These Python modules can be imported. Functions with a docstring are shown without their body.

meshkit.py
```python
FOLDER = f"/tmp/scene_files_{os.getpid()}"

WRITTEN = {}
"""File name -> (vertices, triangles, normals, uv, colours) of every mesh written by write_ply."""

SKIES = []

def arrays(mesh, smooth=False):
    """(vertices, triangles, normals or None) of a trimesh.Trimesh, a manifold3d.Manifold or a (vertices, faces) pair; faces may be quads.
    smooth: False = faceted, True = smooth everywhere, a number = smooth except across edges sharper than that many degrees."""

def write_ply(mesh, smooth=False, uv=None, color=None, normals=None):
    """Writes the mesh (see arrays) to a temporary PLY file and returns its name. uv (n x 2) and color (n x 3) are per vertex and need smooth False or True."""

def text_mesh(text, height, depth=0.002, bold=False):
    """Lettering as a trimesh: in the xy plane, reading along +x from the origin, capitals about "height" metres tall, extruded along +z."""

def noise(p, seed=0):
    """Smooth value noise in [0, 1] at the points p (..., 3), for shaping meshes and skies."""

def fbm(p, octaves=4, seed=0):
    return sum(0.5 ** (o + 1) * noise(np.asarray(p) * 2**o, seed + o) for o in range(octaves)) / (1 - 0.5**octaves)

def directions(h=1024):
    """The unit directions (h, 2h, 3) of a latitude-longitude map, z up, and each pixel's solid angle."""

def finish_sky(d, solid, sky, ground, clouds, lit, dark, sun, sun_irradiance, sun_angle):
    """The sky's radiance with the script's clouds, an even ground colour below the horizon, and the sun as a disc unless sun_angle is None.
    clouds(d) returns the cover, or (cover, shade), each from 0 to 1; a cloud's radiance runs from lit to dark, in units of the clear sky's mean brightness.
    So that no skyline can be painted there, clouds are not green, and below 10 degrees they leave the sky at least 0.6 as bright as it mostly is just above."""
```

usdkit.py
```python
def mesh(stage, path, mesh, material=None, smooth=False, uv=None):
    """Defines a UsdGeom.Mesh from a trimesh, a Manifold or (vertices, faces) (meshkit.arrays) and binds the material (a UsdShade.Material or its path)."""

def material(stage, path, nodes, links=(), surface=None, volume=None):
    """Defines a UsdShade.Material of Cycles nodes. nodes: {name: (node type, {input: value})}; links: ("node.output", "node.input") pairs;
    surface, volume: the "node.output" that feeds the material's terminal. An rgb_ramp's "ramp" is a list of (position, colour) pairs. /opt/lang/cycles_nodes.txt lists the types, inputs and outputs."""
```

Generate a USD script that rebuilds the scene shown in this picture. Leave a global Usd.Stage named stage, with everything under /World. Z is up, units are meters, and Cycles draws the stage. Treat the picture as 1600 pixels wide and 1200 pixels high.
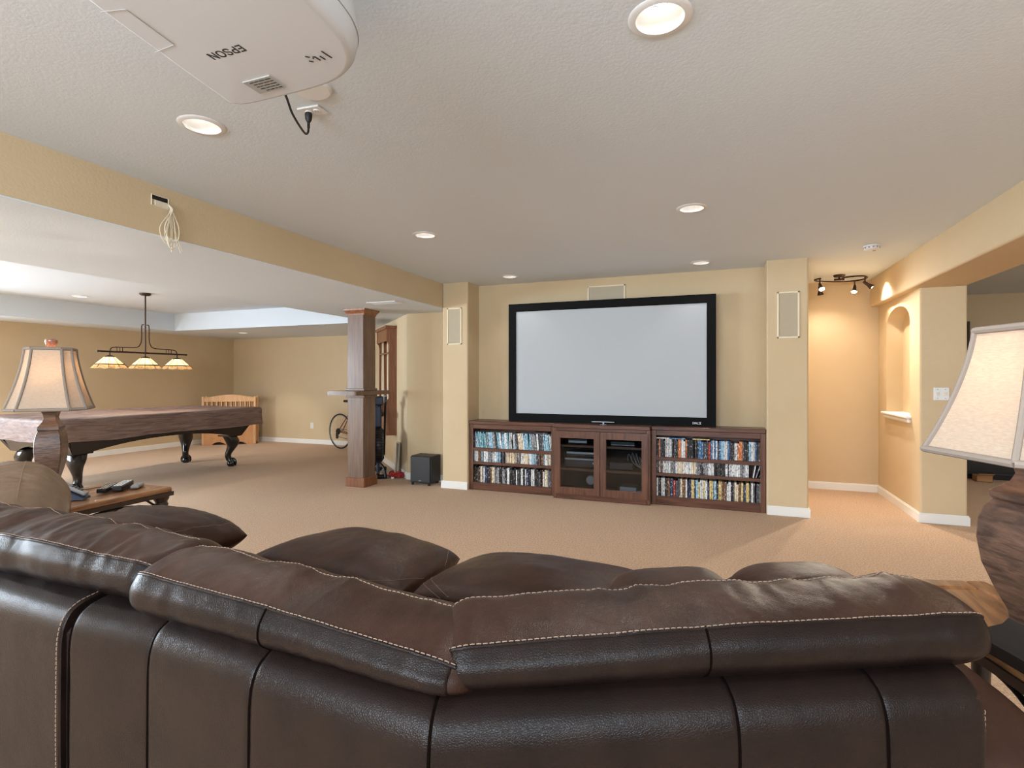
import math, random
import numpy as np, trimesh, shapely.geometry as sg, manifold3d as m3
from shapely.ops import unary_union
from pxr import Usd, UsdGeom, UsdLux, UsdShade, Gf, Sdf, Vt
import usdkit, meshkit

random.seed(7)
RNG = np.random.default_rng(7)
PI = math.pi
stage = Usd.Stage.CreateInMemory()
UsdGeom.SetStageUpAxis(stage, UsdGeom.Tokens.z)
UsdGeom.SetStageMetersPerUnit(stage, 1.0)
stage.SetDefaultPrim(UsdGeom.Xform.Define(stage, '/World').GetPrim())

# ------------------------------------------------------------------ camera
CAM_H, YAW = 1.337, 21.0
cam = UsdGeom.Camera.Define(stage, '/World/camera')
cam.CreateProjectionAttr('perspective')
cam.CreateHorizontalApertureAttr(36.0); cam.CreateVerticalApertureAttr(27.0)
cam.CreateFocalLengthAttr(839.0 / 1600 * 36)
cam.CreateVerticalApertureOffsetAttr(-8.5 / 1600 * 36)
cam.CreateClippingRangeAttr(Gf.Vec2f(0.05, 100))
cam.AddTranslateOp().Set(Gf.Vec3d(0, 0, CAM_H))
cam.AddRotateXYZOp().Set(Gf.Vec3f(90, 0, YAW))
cam.CreateExposureAttr(1.12)

# ------------------------------------------------------------------ light
def lin(c):
    return tuple(((x / 255) / 12.92 if x / 255 <= 0.04045 else ((x / 255 + 0.055) / 1.055) ** 2.4) for x in c)
DAY = (0.74, 0.87, 1.0)
WARM = (1.0, 0.90, 0.77)
SOFTW = (1.0, 0.965, 0.92)
def rect_light(name, loc, rot, w, h, power, color):
    l = UsdLux.RectLight.Define(stage, '/World/' + name)
    l.CreateWidthAttr(w); l.CreateHeightAttr(h); l.CreateIntensityAttr(power); l.CreateColorAttr(Gf.Vec3f(*color))
    l.AddTranslateOp().Set(Gf.Vec3d(*loc)); l.AddRotateXYZOp().Set(Gf.Vec3f(*rot))
    return l
# daylight through the windows in the wall behind the camera (RectLight shines along its -z)
WIN = [(-2.9, -0.3, 1.30, 2.25, 'main'), (0.5, 2.9, 1.30, 2.25, 'sofa'), (3.2, 5.4, 1.2, 2.2, 'side')]
BACK_Y = -2.6
WPOW = {'main': 12.0, 'sofa': 8.0, 'side': 5.0}
GWIN = (-1.9, 2.9, .85, 2.1)          # window in the left wall of the games room: y0, y1, z0, z1
for x0, x1, z0, z1, n in WIN:
    rect_light('daylight_' + n, ((x0 + x1) / 2, BACK_Y - 0.02, (z0 + z1) / 2), (90, 0, 0), x1 - x0 - .1, z1 - z0 - .1, WPOW[n], DAY)
rect_light('daylight_games', (-9.95 - .02, (GWIN[0] + GWIN[1]) / 2, (GWIN[2] + GWIN[3]) / 2), (0, -90, 0), GWIN[3] - GWIN[2] - .1, GWIN[1] - GWIN[0] - .1, 17.0, DAY)
dome = UsdLux.DomeLight.Define(stage, '/World/sky')
dome.CreateIntensityAttr(0.15); dome.CreateColorAttr(Gf.Vec3f(0.75, 0.86, 1.0))
CAN_POW, TRACK_POW, POOL_POW, LAMP_POW = 980.0, 1400.0, 80.0, 12.0

# ------------------------------------------------------------------ naming helpers
USED = {}
def numbered(parent, name):
    k = (parent, name); n = USED.get(k, 0); USED[k] = n + 1
    return name if n == 0 else f'{name}_{n:03d}'
ORIGIN = {}
def tag(p, label=None, cat=None, group=None, kind=None):
    for k, v in (('label', label), ('category', cat), ('group', group), ('kind', kind)):
        if v: p.SetCustomDataByKey(k, v)
    return p
def thing(name, label, cat, loc=(0, 0, 0), rz=0.0, group=None, kind=None):
    path = '/World/' + numbered('/World', name)
    x = UsdGeom.Xform.Define(stage, path)
    x.AddTranslateOp().Set(Gf.Vec3d(*map(float, loc)))
    if rz: x.AddRotateZOp().Set(float(rz))
    ORIGIN[path] = (np.array(loc, float), math.radians(rz))
    return tag(x.GetPrim(), label, cat, group, kind)
def vf(mesh):
    v, f, _ = meshkit.arrays(mesh, False)
    return np.array(v, float), np.array(f)
def obj(name, mesh, mat, parent=None, smooth=35, world=True, label=None, kind=None):
    """one Mesh; under a thing, world coordinates are brought into the thing's frame"""
    pp = str(parent.GetPath()) if parent is not None else '/World'
    path = pp + '/' + numbered(pp, name)
    v, f = vf(mesh)
    if parent is not None and world:
        top = '/'.join(pp.split('/')[:3])
        if top in ORIGIN:
            o, a = ORIGIN[top]; v = v - o
            c, s = math.cos(-a), math.sin(-a)
            v = np.stack([v[:, 0] * c - v[:, 1] * s, v[:, 0] * s + v[:, 1] * c, v[:, 2]], 1)
    p = usdkit.mesh(stage, path, trimesh.Trimesh(v, f, process=False), MAT[mat], smooth=smooth).GetPrim()
    return tag(p, label, kind=kind)
def lobj(name, mesh, mat, parent, smooth=35, label=None, kind=None):
    return obj(name, mesh, mat, parent, smooth, world=False, label=label, kind=kind)
def solo(name, mesh, mat, label, cat, group=None, smooth=35):
    return tag(obj(name, mesh, mat, smooth=smooth), label, cat, group)
def struct(name, mesh, mat, label=None, parent=None, smooth=35):
    p = obj(name, mesh, mat, parent, smooth)
    return tag(p, label, kind='structure')

# ------------------------------------------------------------------ mesh helpers
def cat(*ms):
    ms = [m for m in ms if m is not None]
    return trimesh.util.concatenate([trimesh.Trimesh(*vf(m), process=False) for m in ms])
def box(x0, x1, y0, y1, z0, z1):
    m = trimesh.creation.box([abs(x1 - x0), abs(y1 - y0), abs(z1 - z0)]); m.apply_translation([(x0 + x1) / 2, (y0 + y1) / 2, (z0 + z1) / 2]); return m
def cbox(x0, x1, y0, y1, z0, z1, c=0.004):
    """box with chamfered edges"""
    x0, x1 = sorted((x0, x1)); y0, y1 = sorted((y0, y1)); z0, z1 = sorted((z0, z1))
    c = min(c, (x1 - x0) / 2.2, (y1 - y0) / 2.2, (z1 - z0) / 2.2)
    p = []
    for a in (0, 1, 2):
        for q in np.ndindex(2, 2, 2):
            v = [(x0, x1)[q[0]], (y0, y1)[q[1]], (z0, z1)[q[2]]]
            for b in (0, 1, 2):
                if b != a: v[b] += c if q[b] == 0 else -c
            p.append(v)
    return m3.Manifold.hull_points(np.array(p, float))
def rbox(x0, x1, y0, y1, z0, z1, r=0.02, seg=16):
    s = m3.Manifold.sphere(r, seg)
    return m3.Manifold.batch_hull([s.translate((x, y, z)) for x in (x0 + r, x1 - r) for y in (y0 + r, y1 - r) for z in (z0 + r, z1 - r)])
def extrude(poly, z0, z1):
    gs = getattr(poly, 'geoms', [poly]); out = []
    for g in gs:
        m = trimesh.creation.extrude_polygon(g, z1 - z0, engine='earcut'); m.apply_translation([0, 0, z0]); out.append(m)
    return trimesh.util.concatenate(out)
def round_poly(p, r=0.02, s=6):
    return p.buffer(-r, quad_segs=s).buffer(r, quad_segs=s)
def rot(m, axis, deg, at=(0, 0, 0)):
    v, f = vf(m)
    R = trimesh.transformations.rotation_matrix(math.radians(deg), axis, at)[:3]
    return trimesh.Trimesh(v @ R[:, :3].T + R[:, 3], f, process=False)
def mv(m, d):
    v, f = vf(m); return trimesh.Trimesh(v + np.array(d, float), f, process=False)
def frame_map(m, o, ex, ey, ez):
    """local (x,y,z) -> o + x ex + y ey + z ez"""
    v, f = vf(m); A = np.array([ex, ey, ez], float)
    t = trimesh.Trimesh(v @ A + np.array(o, float), f, process=False)
    if np.linalg.det(A) < 0: t.faces = t.faces[:, ::-1]
    return t
def loft(S, closed=True, caps=True):
    S = np.asarray(S, float); m, n = S.shape[:2]
    V = S.reshape(-1, 3); F = []
    i = np.arange(m - 1)[:, None]; j = np.arange(n if closed else n - 1)[None, :]; j2 = (j + 1) % n
    a, b, c, d = i * n + j, i * n + j2, (i + 1) * n + j2, (i + 1) * n + j
    F = np.concatenate([np.stack([a, b, c], -1).reshape(-1, 3), np.stack([a, c, d], -1).reshape(-1, 3)])
    if caps and closed:
        V = np.vstack([V, S[0].mean(0), S[-1].mean(0)]); k = len(V) - 2
        q = np.arange(n); q2 = (q + 1) % n
        F = np.vstack([F, np.stack([q2, q, np.full(n, k)], 1), np.stack([(m - 1) * n + q, (m - 1) * n + q2, np.full(n, k + 1)], 1)])
    t = trimesh.Trimesh(V, F, process=False)
    if closed and caps and t.volume < 0: t.faces = t.faces[:, ::-1]
    return t
def lathe(prof, seg=32, at=(0, 0, 0)):
    a = np.linspace(0, 2 * PI, seg, endpoint=False)
    S = [[(r * math.cos(t), r * math.sin(t), z) for t in a] for r, z in prof]
    return mv(loft(S), at)
def ring_lathe(prof, seg=48, at=(0, 0, 0)):
    a = np.linspace(0, 2 * PI, seg, endpoint=False)
    S = [[(r * math.cos(t), r * math.sin(t), z) for t in a] for r, z in prof]
    return mv(loft(S + [S[0]], caps=False), at)
def cyl(r, z0, z1, at=(0, 0), seg=24, bev=0.0):
    b = min(bev, r * .5, (z1 - z0) * .45)
    pr = [(r, z0), (r, z1)] if b == 0 else [(r - b, z0), (r, z0 + b), (r, z1 - b), (r - b, z1)]
    return lathe(pr, seg, (at[0], at[1], 0))
def smooth_path(P, n=40, closed=False):
    P = np.array(P, float)
    if closed: Q = np.vstack([P[-1], P, P[0], P[1]]); segs = len(P)
    else: Q = np.vstack([2 * P[0] - P[1], P, 2 * P[-1] - P[-2]]); segs = len(P) - 1
    t = np.linspace(0, segs, n, endpoint=not closed); out = []
    for x in t:
        i = min(int(x), segs - 1); u = x - i
        p0, p1, p2, p3 = Q[i], Q[i + 1], Q[i + 2], Q[i + 3]
        out.append(.5 * (2 * p1 + (p2 - p0) * u + (2 * p0 - 5 * p1 + 4 * p2 - p3) * u * u + (3 * p1 - p0 - 3 * p2 + p3) * u ** 3))
    return np.array(out)
def tube(P, r, seg=8, closed=False):
    P = np.array(P, float); n = len(P); r = np.broadcast_to(r, n)
    T = np.gradient(P, axis=0); T /= np.maximum(np.linalg.norm(T, axis=1, keepdims=True), 1e-9)
    up = np.array([0, 0, 1.0]) if abs(T[0][2]) < .9 else np.array([1.0, 0, 0])
    S = []; a = np.linspace(0, 2 * PI, seg, endpoint=False)
    for i in range(n):
        x = np.cross(T[i], up); x /= max(np.linalg.norm(x), 1e-9); y = np.cross(T[i], x); up = -y if False else np.cross(x, T[i])
        S.append(P[i] + r[i] * (np.cos(a)[:, None] * x + np.sin(a)[:, None] * y))
    if closed: S.append(S[0])
    return loft(S, caps=not closed)
def bar(a, b, w, h=None):
    """square bar from a to b"""
    a, b = np.array(a, float), np.array(b, float); h = h or w
    t = b - a; L = np.linalg.norm(t); t /= L
    x = np.cross(t, [0, 0, 1.0]);
    if np.linalg.norm(x) < 1e-6: x = np.array([1.0, 0, 0])
    x /= np.linalg.norm(x); y = np.cross(x, t)
    return frame_map(cbox(0, L, -w / 2, w / 2, -h / 2, h / 2, min(w, h) * .15), a, t, x, y)
def ring_plate(outer, inner, z0, z1):
    return extrude(sg.Polygon(outer.exterior.coords, [inner.exterior.coords]), z0, z1)
def disc(r, n=40, c=(0, 0)): return sg.Point(*c).buffer(r, quad_segs=n // 4)
def noise_push(m, amp, scale, seed=0, stretch=(1, 1, 1), zonly=False):
    t = trimesh.Trimesh(*vf(m), process=False); v = np.array(t.vertices)
    n = np.array(t.vertex_normals)
    d = (meshkit.fbm(v * np.array(stretch) * scale, 4, seed) - .5) * 2 * amp
    return trimesh.Trimesh(v + n * d[:, None], t.faces, process=False)

# ------------------------------------------------------------------ materials
MAT = {}
def mat(name, col, rough=.6, col2=None, nscale=None, nramp=(.35, .65), bscale=None, bdist=.001, bdetail=3, bstretch=None, metal=0, spec=.5, coat=0, distort=0, voro=None, emit=None, trans=None, sheen=0):
    c = lin(col)
    nodes = {'p': ('principled_bsdf', {'base_color': c, 'roughness': rough, 'metallic': metal, 'specular_ior_level': spec, 'coat_weight': coat, 'coat_roughness': .12, 'sheen_weight': sheen})}
    links = []; surf = 'p.BSDF'
    if col2 is not None or bscale is not None or voro is not None: nodes['g'] = ('geometry', {})
    if col2 is not None:
        nodes['m'] = ('mapping', {'scale': tuple(np.broadcast_to(nscale, 3))}); nodes['n'] = ('noise_texture', {'scale': 1.0, 'detail': 5.0, 'roughness': .6, 'distortion': distort})
        nodes['r'] = ('rgb_ramp', {'ramp': [(nramp[0], c), (nramp[1], lin(col2))]})
        links += [('g.position', 'm.vector'), ('m.vector', 'n.vector'), ('n.fac', 'r.fac'), ('r.color', 'p.base_color')]
    last = None
    if bscale is not None:
        nodes['bm'] = ('mapping', {'scale': tuple(np.broadcast_to(bstretch if bstretch is not None else bscale, 3))}); nodes['bn'] = ('noise_texture', {'scale': 1.0, 'detail': float(bdetail), 'roughness': .55})
        nodes['b'] = ('bump', {'distance': bdist, 'strength': 1.0})
        links += [('g.position', 'bm.vector'), ('bm.vector', 'bn.vector'), ('bn.fac', 'b.height'), ('b.normal', 'p.normal')]
        last = 'b'
    if voro is not None:
        nodes['v'] = ('voronoi_texture', {'scale': voro[0], 'feature': 'distance_to_edge'}); nodes['vm'] = ('math', {'math_type': 'minimum', 'value2': .25}); nodes['vb'] = ('bump', {'distance': voro[1], 'strength': 1.0})
        links += [('g.position', 'v.vector'), ('v.distance', 'vm.value1'), ('vm.value', 'vb.height')]
        if last:
            links = [l for l in links if l[1] != 'p.normal'] + [('b.normal', 'vb.normal')]
        links.append(('vb.normal', 'p.normal'))
    if emit is not None: nodes['p'][1].update(emission_color=emit[0], emission_strength=emit[1])
    if trans is not None:
        nodes['t'] = ('translucent_bsdf', {'color': lin(trans[0])}); nodes['mx'] = ('mix_closure', {'fac': trans[1]})
        links += [('p.BSDF', 'mx.closure1'), ('t.BSDF', 'mx.closure2')]; surf = 'mx.closure'
        if 'r' in nodes: links.append(('r.color', 't.color'))
    MAT[name] = usdkit.material(stage, '/World/Looks/' + name, nodes, links, surface=surf)

UsdGeom.Scope.Define(stage, '/World/Looks')
mat('paint_tan', (206, 183, 147), .75, col2=(210, 188, 153), nscale=1.3, bscale=75, bdist=.0010, bdetail=2, spec=.3)
mat('paint_white', (219, 227, 233), .85, bscale=85, bdist=.0010, bdetail=3, spec=.2)
mat('trim_white', (236, 234, 228), .45)
mat('carpet', (190, 156, 125), .95, col2=(222, 188, 157), nscale=85, nramp=(.40, .60), bscale=150, bdist=.010, bdetail=2, spec=.05, sheen=.15)
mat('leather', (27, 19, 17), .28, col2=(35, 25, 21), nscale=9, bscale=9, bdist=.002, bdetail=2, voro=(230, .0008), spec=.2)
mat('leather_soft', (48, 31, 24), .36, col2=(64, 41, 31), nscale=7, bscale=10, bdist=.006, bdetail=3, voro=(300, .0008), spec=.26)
mat('leather_tan', (112, 90, 70), .5, col2=(126, 102, 80), nscale=8, bscale=9, bdist=.007, voro=(300, .0006), spec=.45)
mat('seam_dark', (16, 11, 9), 1.0, spec=0.0)
mat('thread', (150, 124, 106), .8)
mat('cherry', (114, 73, 51), .38, col2=(78, 47, 33), nscale=(34, 34, 2.6), distort=.6, coat=.15)
mat('cherry_h', (108, 67, 47), .38, col2=(74, 43, 30), nscale=(2.6, 34, 34), distort=.6, coat=.15)
mat('oak_grey', (122, 96, 78), .42, col2=(98, 72, 56), nscale=(40, 40, 2.4), distort=.5, coat=.15)
mat('oak_brown', (150, 96, 60), .40, col2=(112, 66, 38), nscale=(45, 45, 2.5), distort=.5, coat=.15)
mat('pine', (222, 178, 132), .5, col2=(206, 156, 106), nscale=(20, 20, 3), coat=.1)
mat('pine_panel', (206, 150, 98), .5, col2=(192, 134, 84), nscale=(10, 10, 2))
mat('table_wood', (168, 118, 74), .35, col2=(104, 66, 38), nscale=(26, 3, 26), distort=.7, coat=.3)
mat('table_dark', (46, 32, 25), .42, col2=(60, 42, 32), nscale=(30, 6, 30))
mat('lamp_wood', (116, 84, 66), .42, col2=(64, 45, 36), nscale=(12, 12, 46), nramp=(.3, .66), distort=.5, bscale=50, bdist=.003, bstretch=(20, 20, 90), coat=.2)
mat('lamp_black', (30, 24, 22), .4, coat=.2)
mat('finial', (158, 98, 76), .25, coat=.4)
mat('shade_cloth', (226, 208, 188), .9, col2=(214, 194, 172), nscale=(60, 60, 320), nramp=(.35, .65), spec=.1, trans=((232, 204, 176), .35))
mat('shade_trim', (150, 136, 124), .8)
mat('black_lacquer', (22, 19, 18), .16, spec=.6)
mat('pool_cover', (138, 112, 100), .62, col2=(88, 68, 61), nscale=(5, 2.2, 26), nramp=(.3, .68), distort=1.6, bscale=6, bdist=.012)
mat('bronze', (66, 48, 38), .4, metal=.7)
mat('iron', (28, 25, 24), .45, metal=.4)
mat('chrome', (200, 200, 205), .2, metal=1)
mat('plastic_white', (228, 227, 224), .4)
mat('plastic_ivory', (226, 214, 190), .45)
mat('plastic_black', (24, 24, 26), .4)
mat('plastic_grey', (150, 150, 150), .45)
mat('plastic_navy', (34, 46, 70), .4)
mat('projector_white', (214, 218, 223), .35)
mat('ink', (54, 52, 50), .7)
mat('label_grey', (168, 167, 163), .6)
mat('screen_frame', (15, 15, 15), .85, spec=.2)
mat('screen_cloth', (184, 188, 191), .85, spec=.1)
mat('grille', (186, 172, 148), .8, bscale=600, bdist=.0008)
mat('cream_trim', (236, 222, 192), .5)
mat('sub_black', (40, 42, 46), .45, bscale=400, bdist=.0004)
mat('cord_black', (20, 19, 19), .5)
mat('cord_red', (176, 44, 40), .5)
mat('wire_cream', (230, 216, 190), .5)
mat('cardboard', (178, 132, 90), .8)
mat('art_dark', (58, 40, 28), .5)
mat('silver', (176, 182, 188), .3, metal=.6)
mat('electronics', (36, 38, 44), .35)
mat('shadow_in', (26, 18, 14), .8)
mat('lens_lit', (255, 250, 240), .5, emit=((1, .97, .92), 2.6))
mat('bulb_lit', (255, 240, 210), .5, emit=((1, .86, .62), 9.0))
mat('art_glass', (252, 238, 206), .35, col2=(246, 224, 180), nscale=14, trans=((255, 240, 210), .6))
mat('art_glass_band', (248, 228, 188), .35, col2=(206, 160, 104), nscale=40, trans=((255, 230, 180), .55))
mat('tyre', (30, 28, 28), .7)
mat('bike_red', (120, 34, 28), .35, coat=.4)
mat('panel_grey', (134, 124, 106), .7)
# glazing: a clear pane with a fresnel reflection
MAT['pane'] = usdkit.material(stage, '/World/Looks/pane', {'t': ('transparent_bsdf', {'color': (.82, .85, .86)}), 'gl': ('glossy_bsdf', {'roughness': .03, 'color': (1, 1, 1)}), 'f': ('fresnel', {'IOR': 1.45}), 'm': ('mix_closure', {})},
    [('f.fac', 'm.fac'), ('t.BSDF', 'm.closure1'), ('gl.BSDF', 'm.closure2')], surface='m.closure')
# printed spines of cases: one hue each, print as fine noise along the spine
def spine_mat(name, c1, c2, c3):
    nodes = {'g': ('geometry', {}), 'm': ('mapping', {'scale': (90, 40, 48)}), 'n': ('noise_texture', {'scale': 1.0, 'detail': 2.0, 'roughness': .6}),
             'r': ('rgb_ramp', {'ramp': [(.36, lin(c2)), (.46, lin(c1)), (.58, lin(c1)), (.66, lin(c3))]}), 'p': ('principled_bsdf', {'roughness': .35, 'coat_weight': .2})}
    MAT[name] = usdkit.material(stage, '/World/Looks/' + name, nodes, [('g.position', 'm.vector'), ('m.vector', 'n.vector'), ('n.fac', 'r.fac'), ('r.color', 'p.base_color')], surface='p.BSDF')
SPINES = {'white': ((226, 226, 222), (120, 130, 150), (250, 250, 250)), 'black': ((36, 34, 36), (14, 13, 14), (170, 165, 160)), 'pale blue': ((146, 186, 206), (90, 120, 150), (235, 240, 244)),
          'blue': ((70, 116, 160), (34, 62, 100), (214, 226, 236)), 'navy': ((46, 54, 84), (22, 24, 42), (190, 196, 210)), 'red': ((178, 52, 42), (90, 24, 22), (240, 220, 200)),
          'orange': ((210, 120, 62), (150, 70, 36), (250, 230, 200)), 'yellow': ((206, 184, 120), (140, 108, 64), (250, 240, 210)), 'cream': ((222, 204, 172), (150, 120, 96), (250, 244, 230)),
          'brown': ((112, 78, 58), (60, 38, 30), (210, 190, 160)), 'green': ((92, 128, 108), (48, 74, 60), (220, 228, 214)), 'teal': ((118, 168, 178), (60, 104, 120), (228, 238, 240)),
          'grey': ((138, 138, 140), (70, 70, 76), (226, 226, 226)), 'dark grey': ((76, 76, 82), (34, 34, 40), (190, 190, 190))}
for k, (a, b, c) in SPINES.items(): spine_mat('spine_' + k.replace(' ', '_'), a, b, c)

# ================================================================== THE ROOM
H, ZB = 2.5, 2.197
YP, YW = 5.84, 6.16
XL, XRB = -3.155, 1.67
LW, BW = -9.95, 8.83                       # games room left wall and back wall
struct('floor', box(LW - .2, 6.4, BACK_Y - .3, 9.6, -.12, 0), 'carpet', 'beige cut-pile carpet over the whole basement floor')

CANS = [(-.175, 1.785), (-2.213, 1.793), (-2.214, 3.805), (-.168, 3.858), (-2.213, 5.724 - .03), (-.16, 5.70)]
POOL_CAN = (-8.42, 4.9); SOFFIT_CAN = (-8.30, 7.58)
def with_holes(b, holes, z0, z1, r=.078):
    m = m3.Manifold(m3.Mesh(np.array(b.vertices, np.float32), np.array(b.faces, np.uint32)))
    for x, y in holes: m = m - m3.Manifold.cylinder(z1 - z0, r, r, 40).translate((x, y, z0))
    return m
struct('ceiling', with_holes(box(XL - .02, 6.4, BACK_Y - .3, 9.6, H, H + .2), CANS + [(3.4, 6.6), (3.6, 3.4)], H - .1, H + .075), 'paint_white', 'flat off-white textured ceiling of the theatre room')
TX0, TX1, TY0, TY1 = -9.15, -4.88, 1.3, 6.86
struct('ceiling_tray', with_holes(box(LW - .2, XL - .02, BACK_Y - .3, 9.6, H, H + .2), [POOL_CAN], H - .1, H + .075), 'paint_white', 'recessed white tray ceiling over the pool table')
so = cat(box(LW - .2, TX0, BACK_Y - .3, 9.6, ZB, H), box(TX1, XL - .004, BACK_Y - .3, 9.6, ZB, H), box(TX0, TX1, BACK_Y - .3, TY0, ZB, H))
sob = with_holes(box(TX0, TX1, TY1, 9.6, ZB, H), [SOFFIT_CAN], ZB - .1, ZB + .075)
struct('ceiling_soffit', cat(so, sob), 'paint_white', 'lower white ceiling border around the tray')
# beams
struct('beam', mv(rot(extrude(round_poly(sg.box(XL - .05, ZB + .004, XL, H + .03), .012), 0, YP - BACK_Y), (1, 0, 0), 90), (0, YP, 0)), 'paint_tan', 'long tan bulkhead edge between theatre and games room')
struct('beam', mv(rot(extrude(round_poly(sg.box(XRB, 2.18, 2.11, H + .03), .02), 0, 7.42 - BACK_Y), (1, 0, 0), 90), (0, 7.42, 0)), 'paint_tan', 'tan bulkhead along the right side of the room')
# walls
front = unary_union([sg.box(XL, YP, -2.811, 6.5), sg.box(-3.0, YW, .6, 6.5), sg.box(.446, YP, .812, 6.5)])
front = unary_union([round_poly(front, .018), sg.box(-3.0, YW + .05, .7, 6.5)])
struct('wall_front', extrude(front, 0, H + .01), 'paint_tan', 'tan wall with two flanking piers behind the projection screen')
struct('wall_hall_left', box(.45, .80, 6.45, 7.45, 0, H + .01), 'paint_tan')
struct('wall_hall', box(.45, 1.9, 7.42, 7.6, 0, H + .01), 'paint_tan', 'tan hallway wall lit by the spot rail')
# alcove wall and diagonal wall
da, db = np.array([-3.85, 6.16]), np.array([-6.52, 8.83])
dd = np.array([-.7071, .7071]); dn = np.array([-.7071, -.7071])
alc = sg.Polygon([(XL + .02, YW), (-3.85, YW), tuple(db), tuple(db + (.3, .3)), (-3.7, 6.5), (XL + .02, 6.5)])
struct('wall_diagonal', extrude(alc, 0, ZB + .01), 'paint_tan', 'tan alcove wall turning diagonally behind the column')
struct('wall_back', box(LW - .2, -5.8, BW, BW + .2, 0, ZB + .02), 'paint_tan', 'tan end wall of the games room')
wl = m3.Manifold(m3.Mesh(*[np.array(a, t) for a, t in zip(vf(box(LW - .2, LW, BACK_Y - .3, BW + .2, 0, ZB + .02)), (np.float32, np.uint32))])) - m3.Manifold.cube((.6, GWIN[1] - GWIN[0], GWIN[3] - GWIN[2])).translate((LW - .4, GWIN[0], GWIN[2]))
struct('wall_left', wl, 'paint_tan', 'long tan left wall behind the pool table')
# niche wall: x 1.75 .. 2.11
NX = 1.755
nich = m3.Manifold(m3.Mesh(*[np.array(a, t) for a, t in zip(vf(extrude(unary_union([round_poly(sg.box(NX, 6.03, 2.115, 9.4), .018), sg.box(NX + .05, 7.4, 2.1, 9.4)]), 0, H + .01)), (np.float32, np.uint32))]))
def niche_profile(y0, y1, z0, zs, zt):
    c = (y0 + y1) / 2
    a = [(y0, z0), (y1, z0), (y1, zs)] + [(c + (y1 - c) * math.cos(t) , zs + (zt - zs) * math.sin(t) ** .8) for t in np.linspace(0, PI, 25)[1:-1]] + [(y0, zs)]
    return sg.Polygon(a)
pr = niche_profile(6.31, 7.09, .97, 1.87, 2.09)
cut = frame_map(extrude(pr, 0, .2), (NX - .05, 0, 0), (0, 1, 0), (0, 0, 1), (1, 0, 0))
cutm = m3.Manifold(m3.Mesh(np.array(cut.vertices, np.float32), np.array(cut.faces, np.uint32)))
struct('wall_niche', nich - cutm, 'paint_tan', 'tan wall end with an arched display niche')
struct('trim_1', cat(cbox(NX - .05, NX + .16, 6.27, 7.13, .945, .972, .008), cbox(NX - .028, NX + .02, 6.29, 7.11, .90, .946, .012)), 'trim_white', 'moulded white sill under the arched niche')
# far right room
struct('wall_right_room', box(2.1, 6.4, 9.25, 9.45, 0, H + .01), 'paint_tan', 'tan far wall of the room on the right')
struct('wall_right', box(6.2, 6.4, BACK_Y - .3, 9.4, 0, H + .01), 'paint_tan', 'right end wall')
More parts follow.
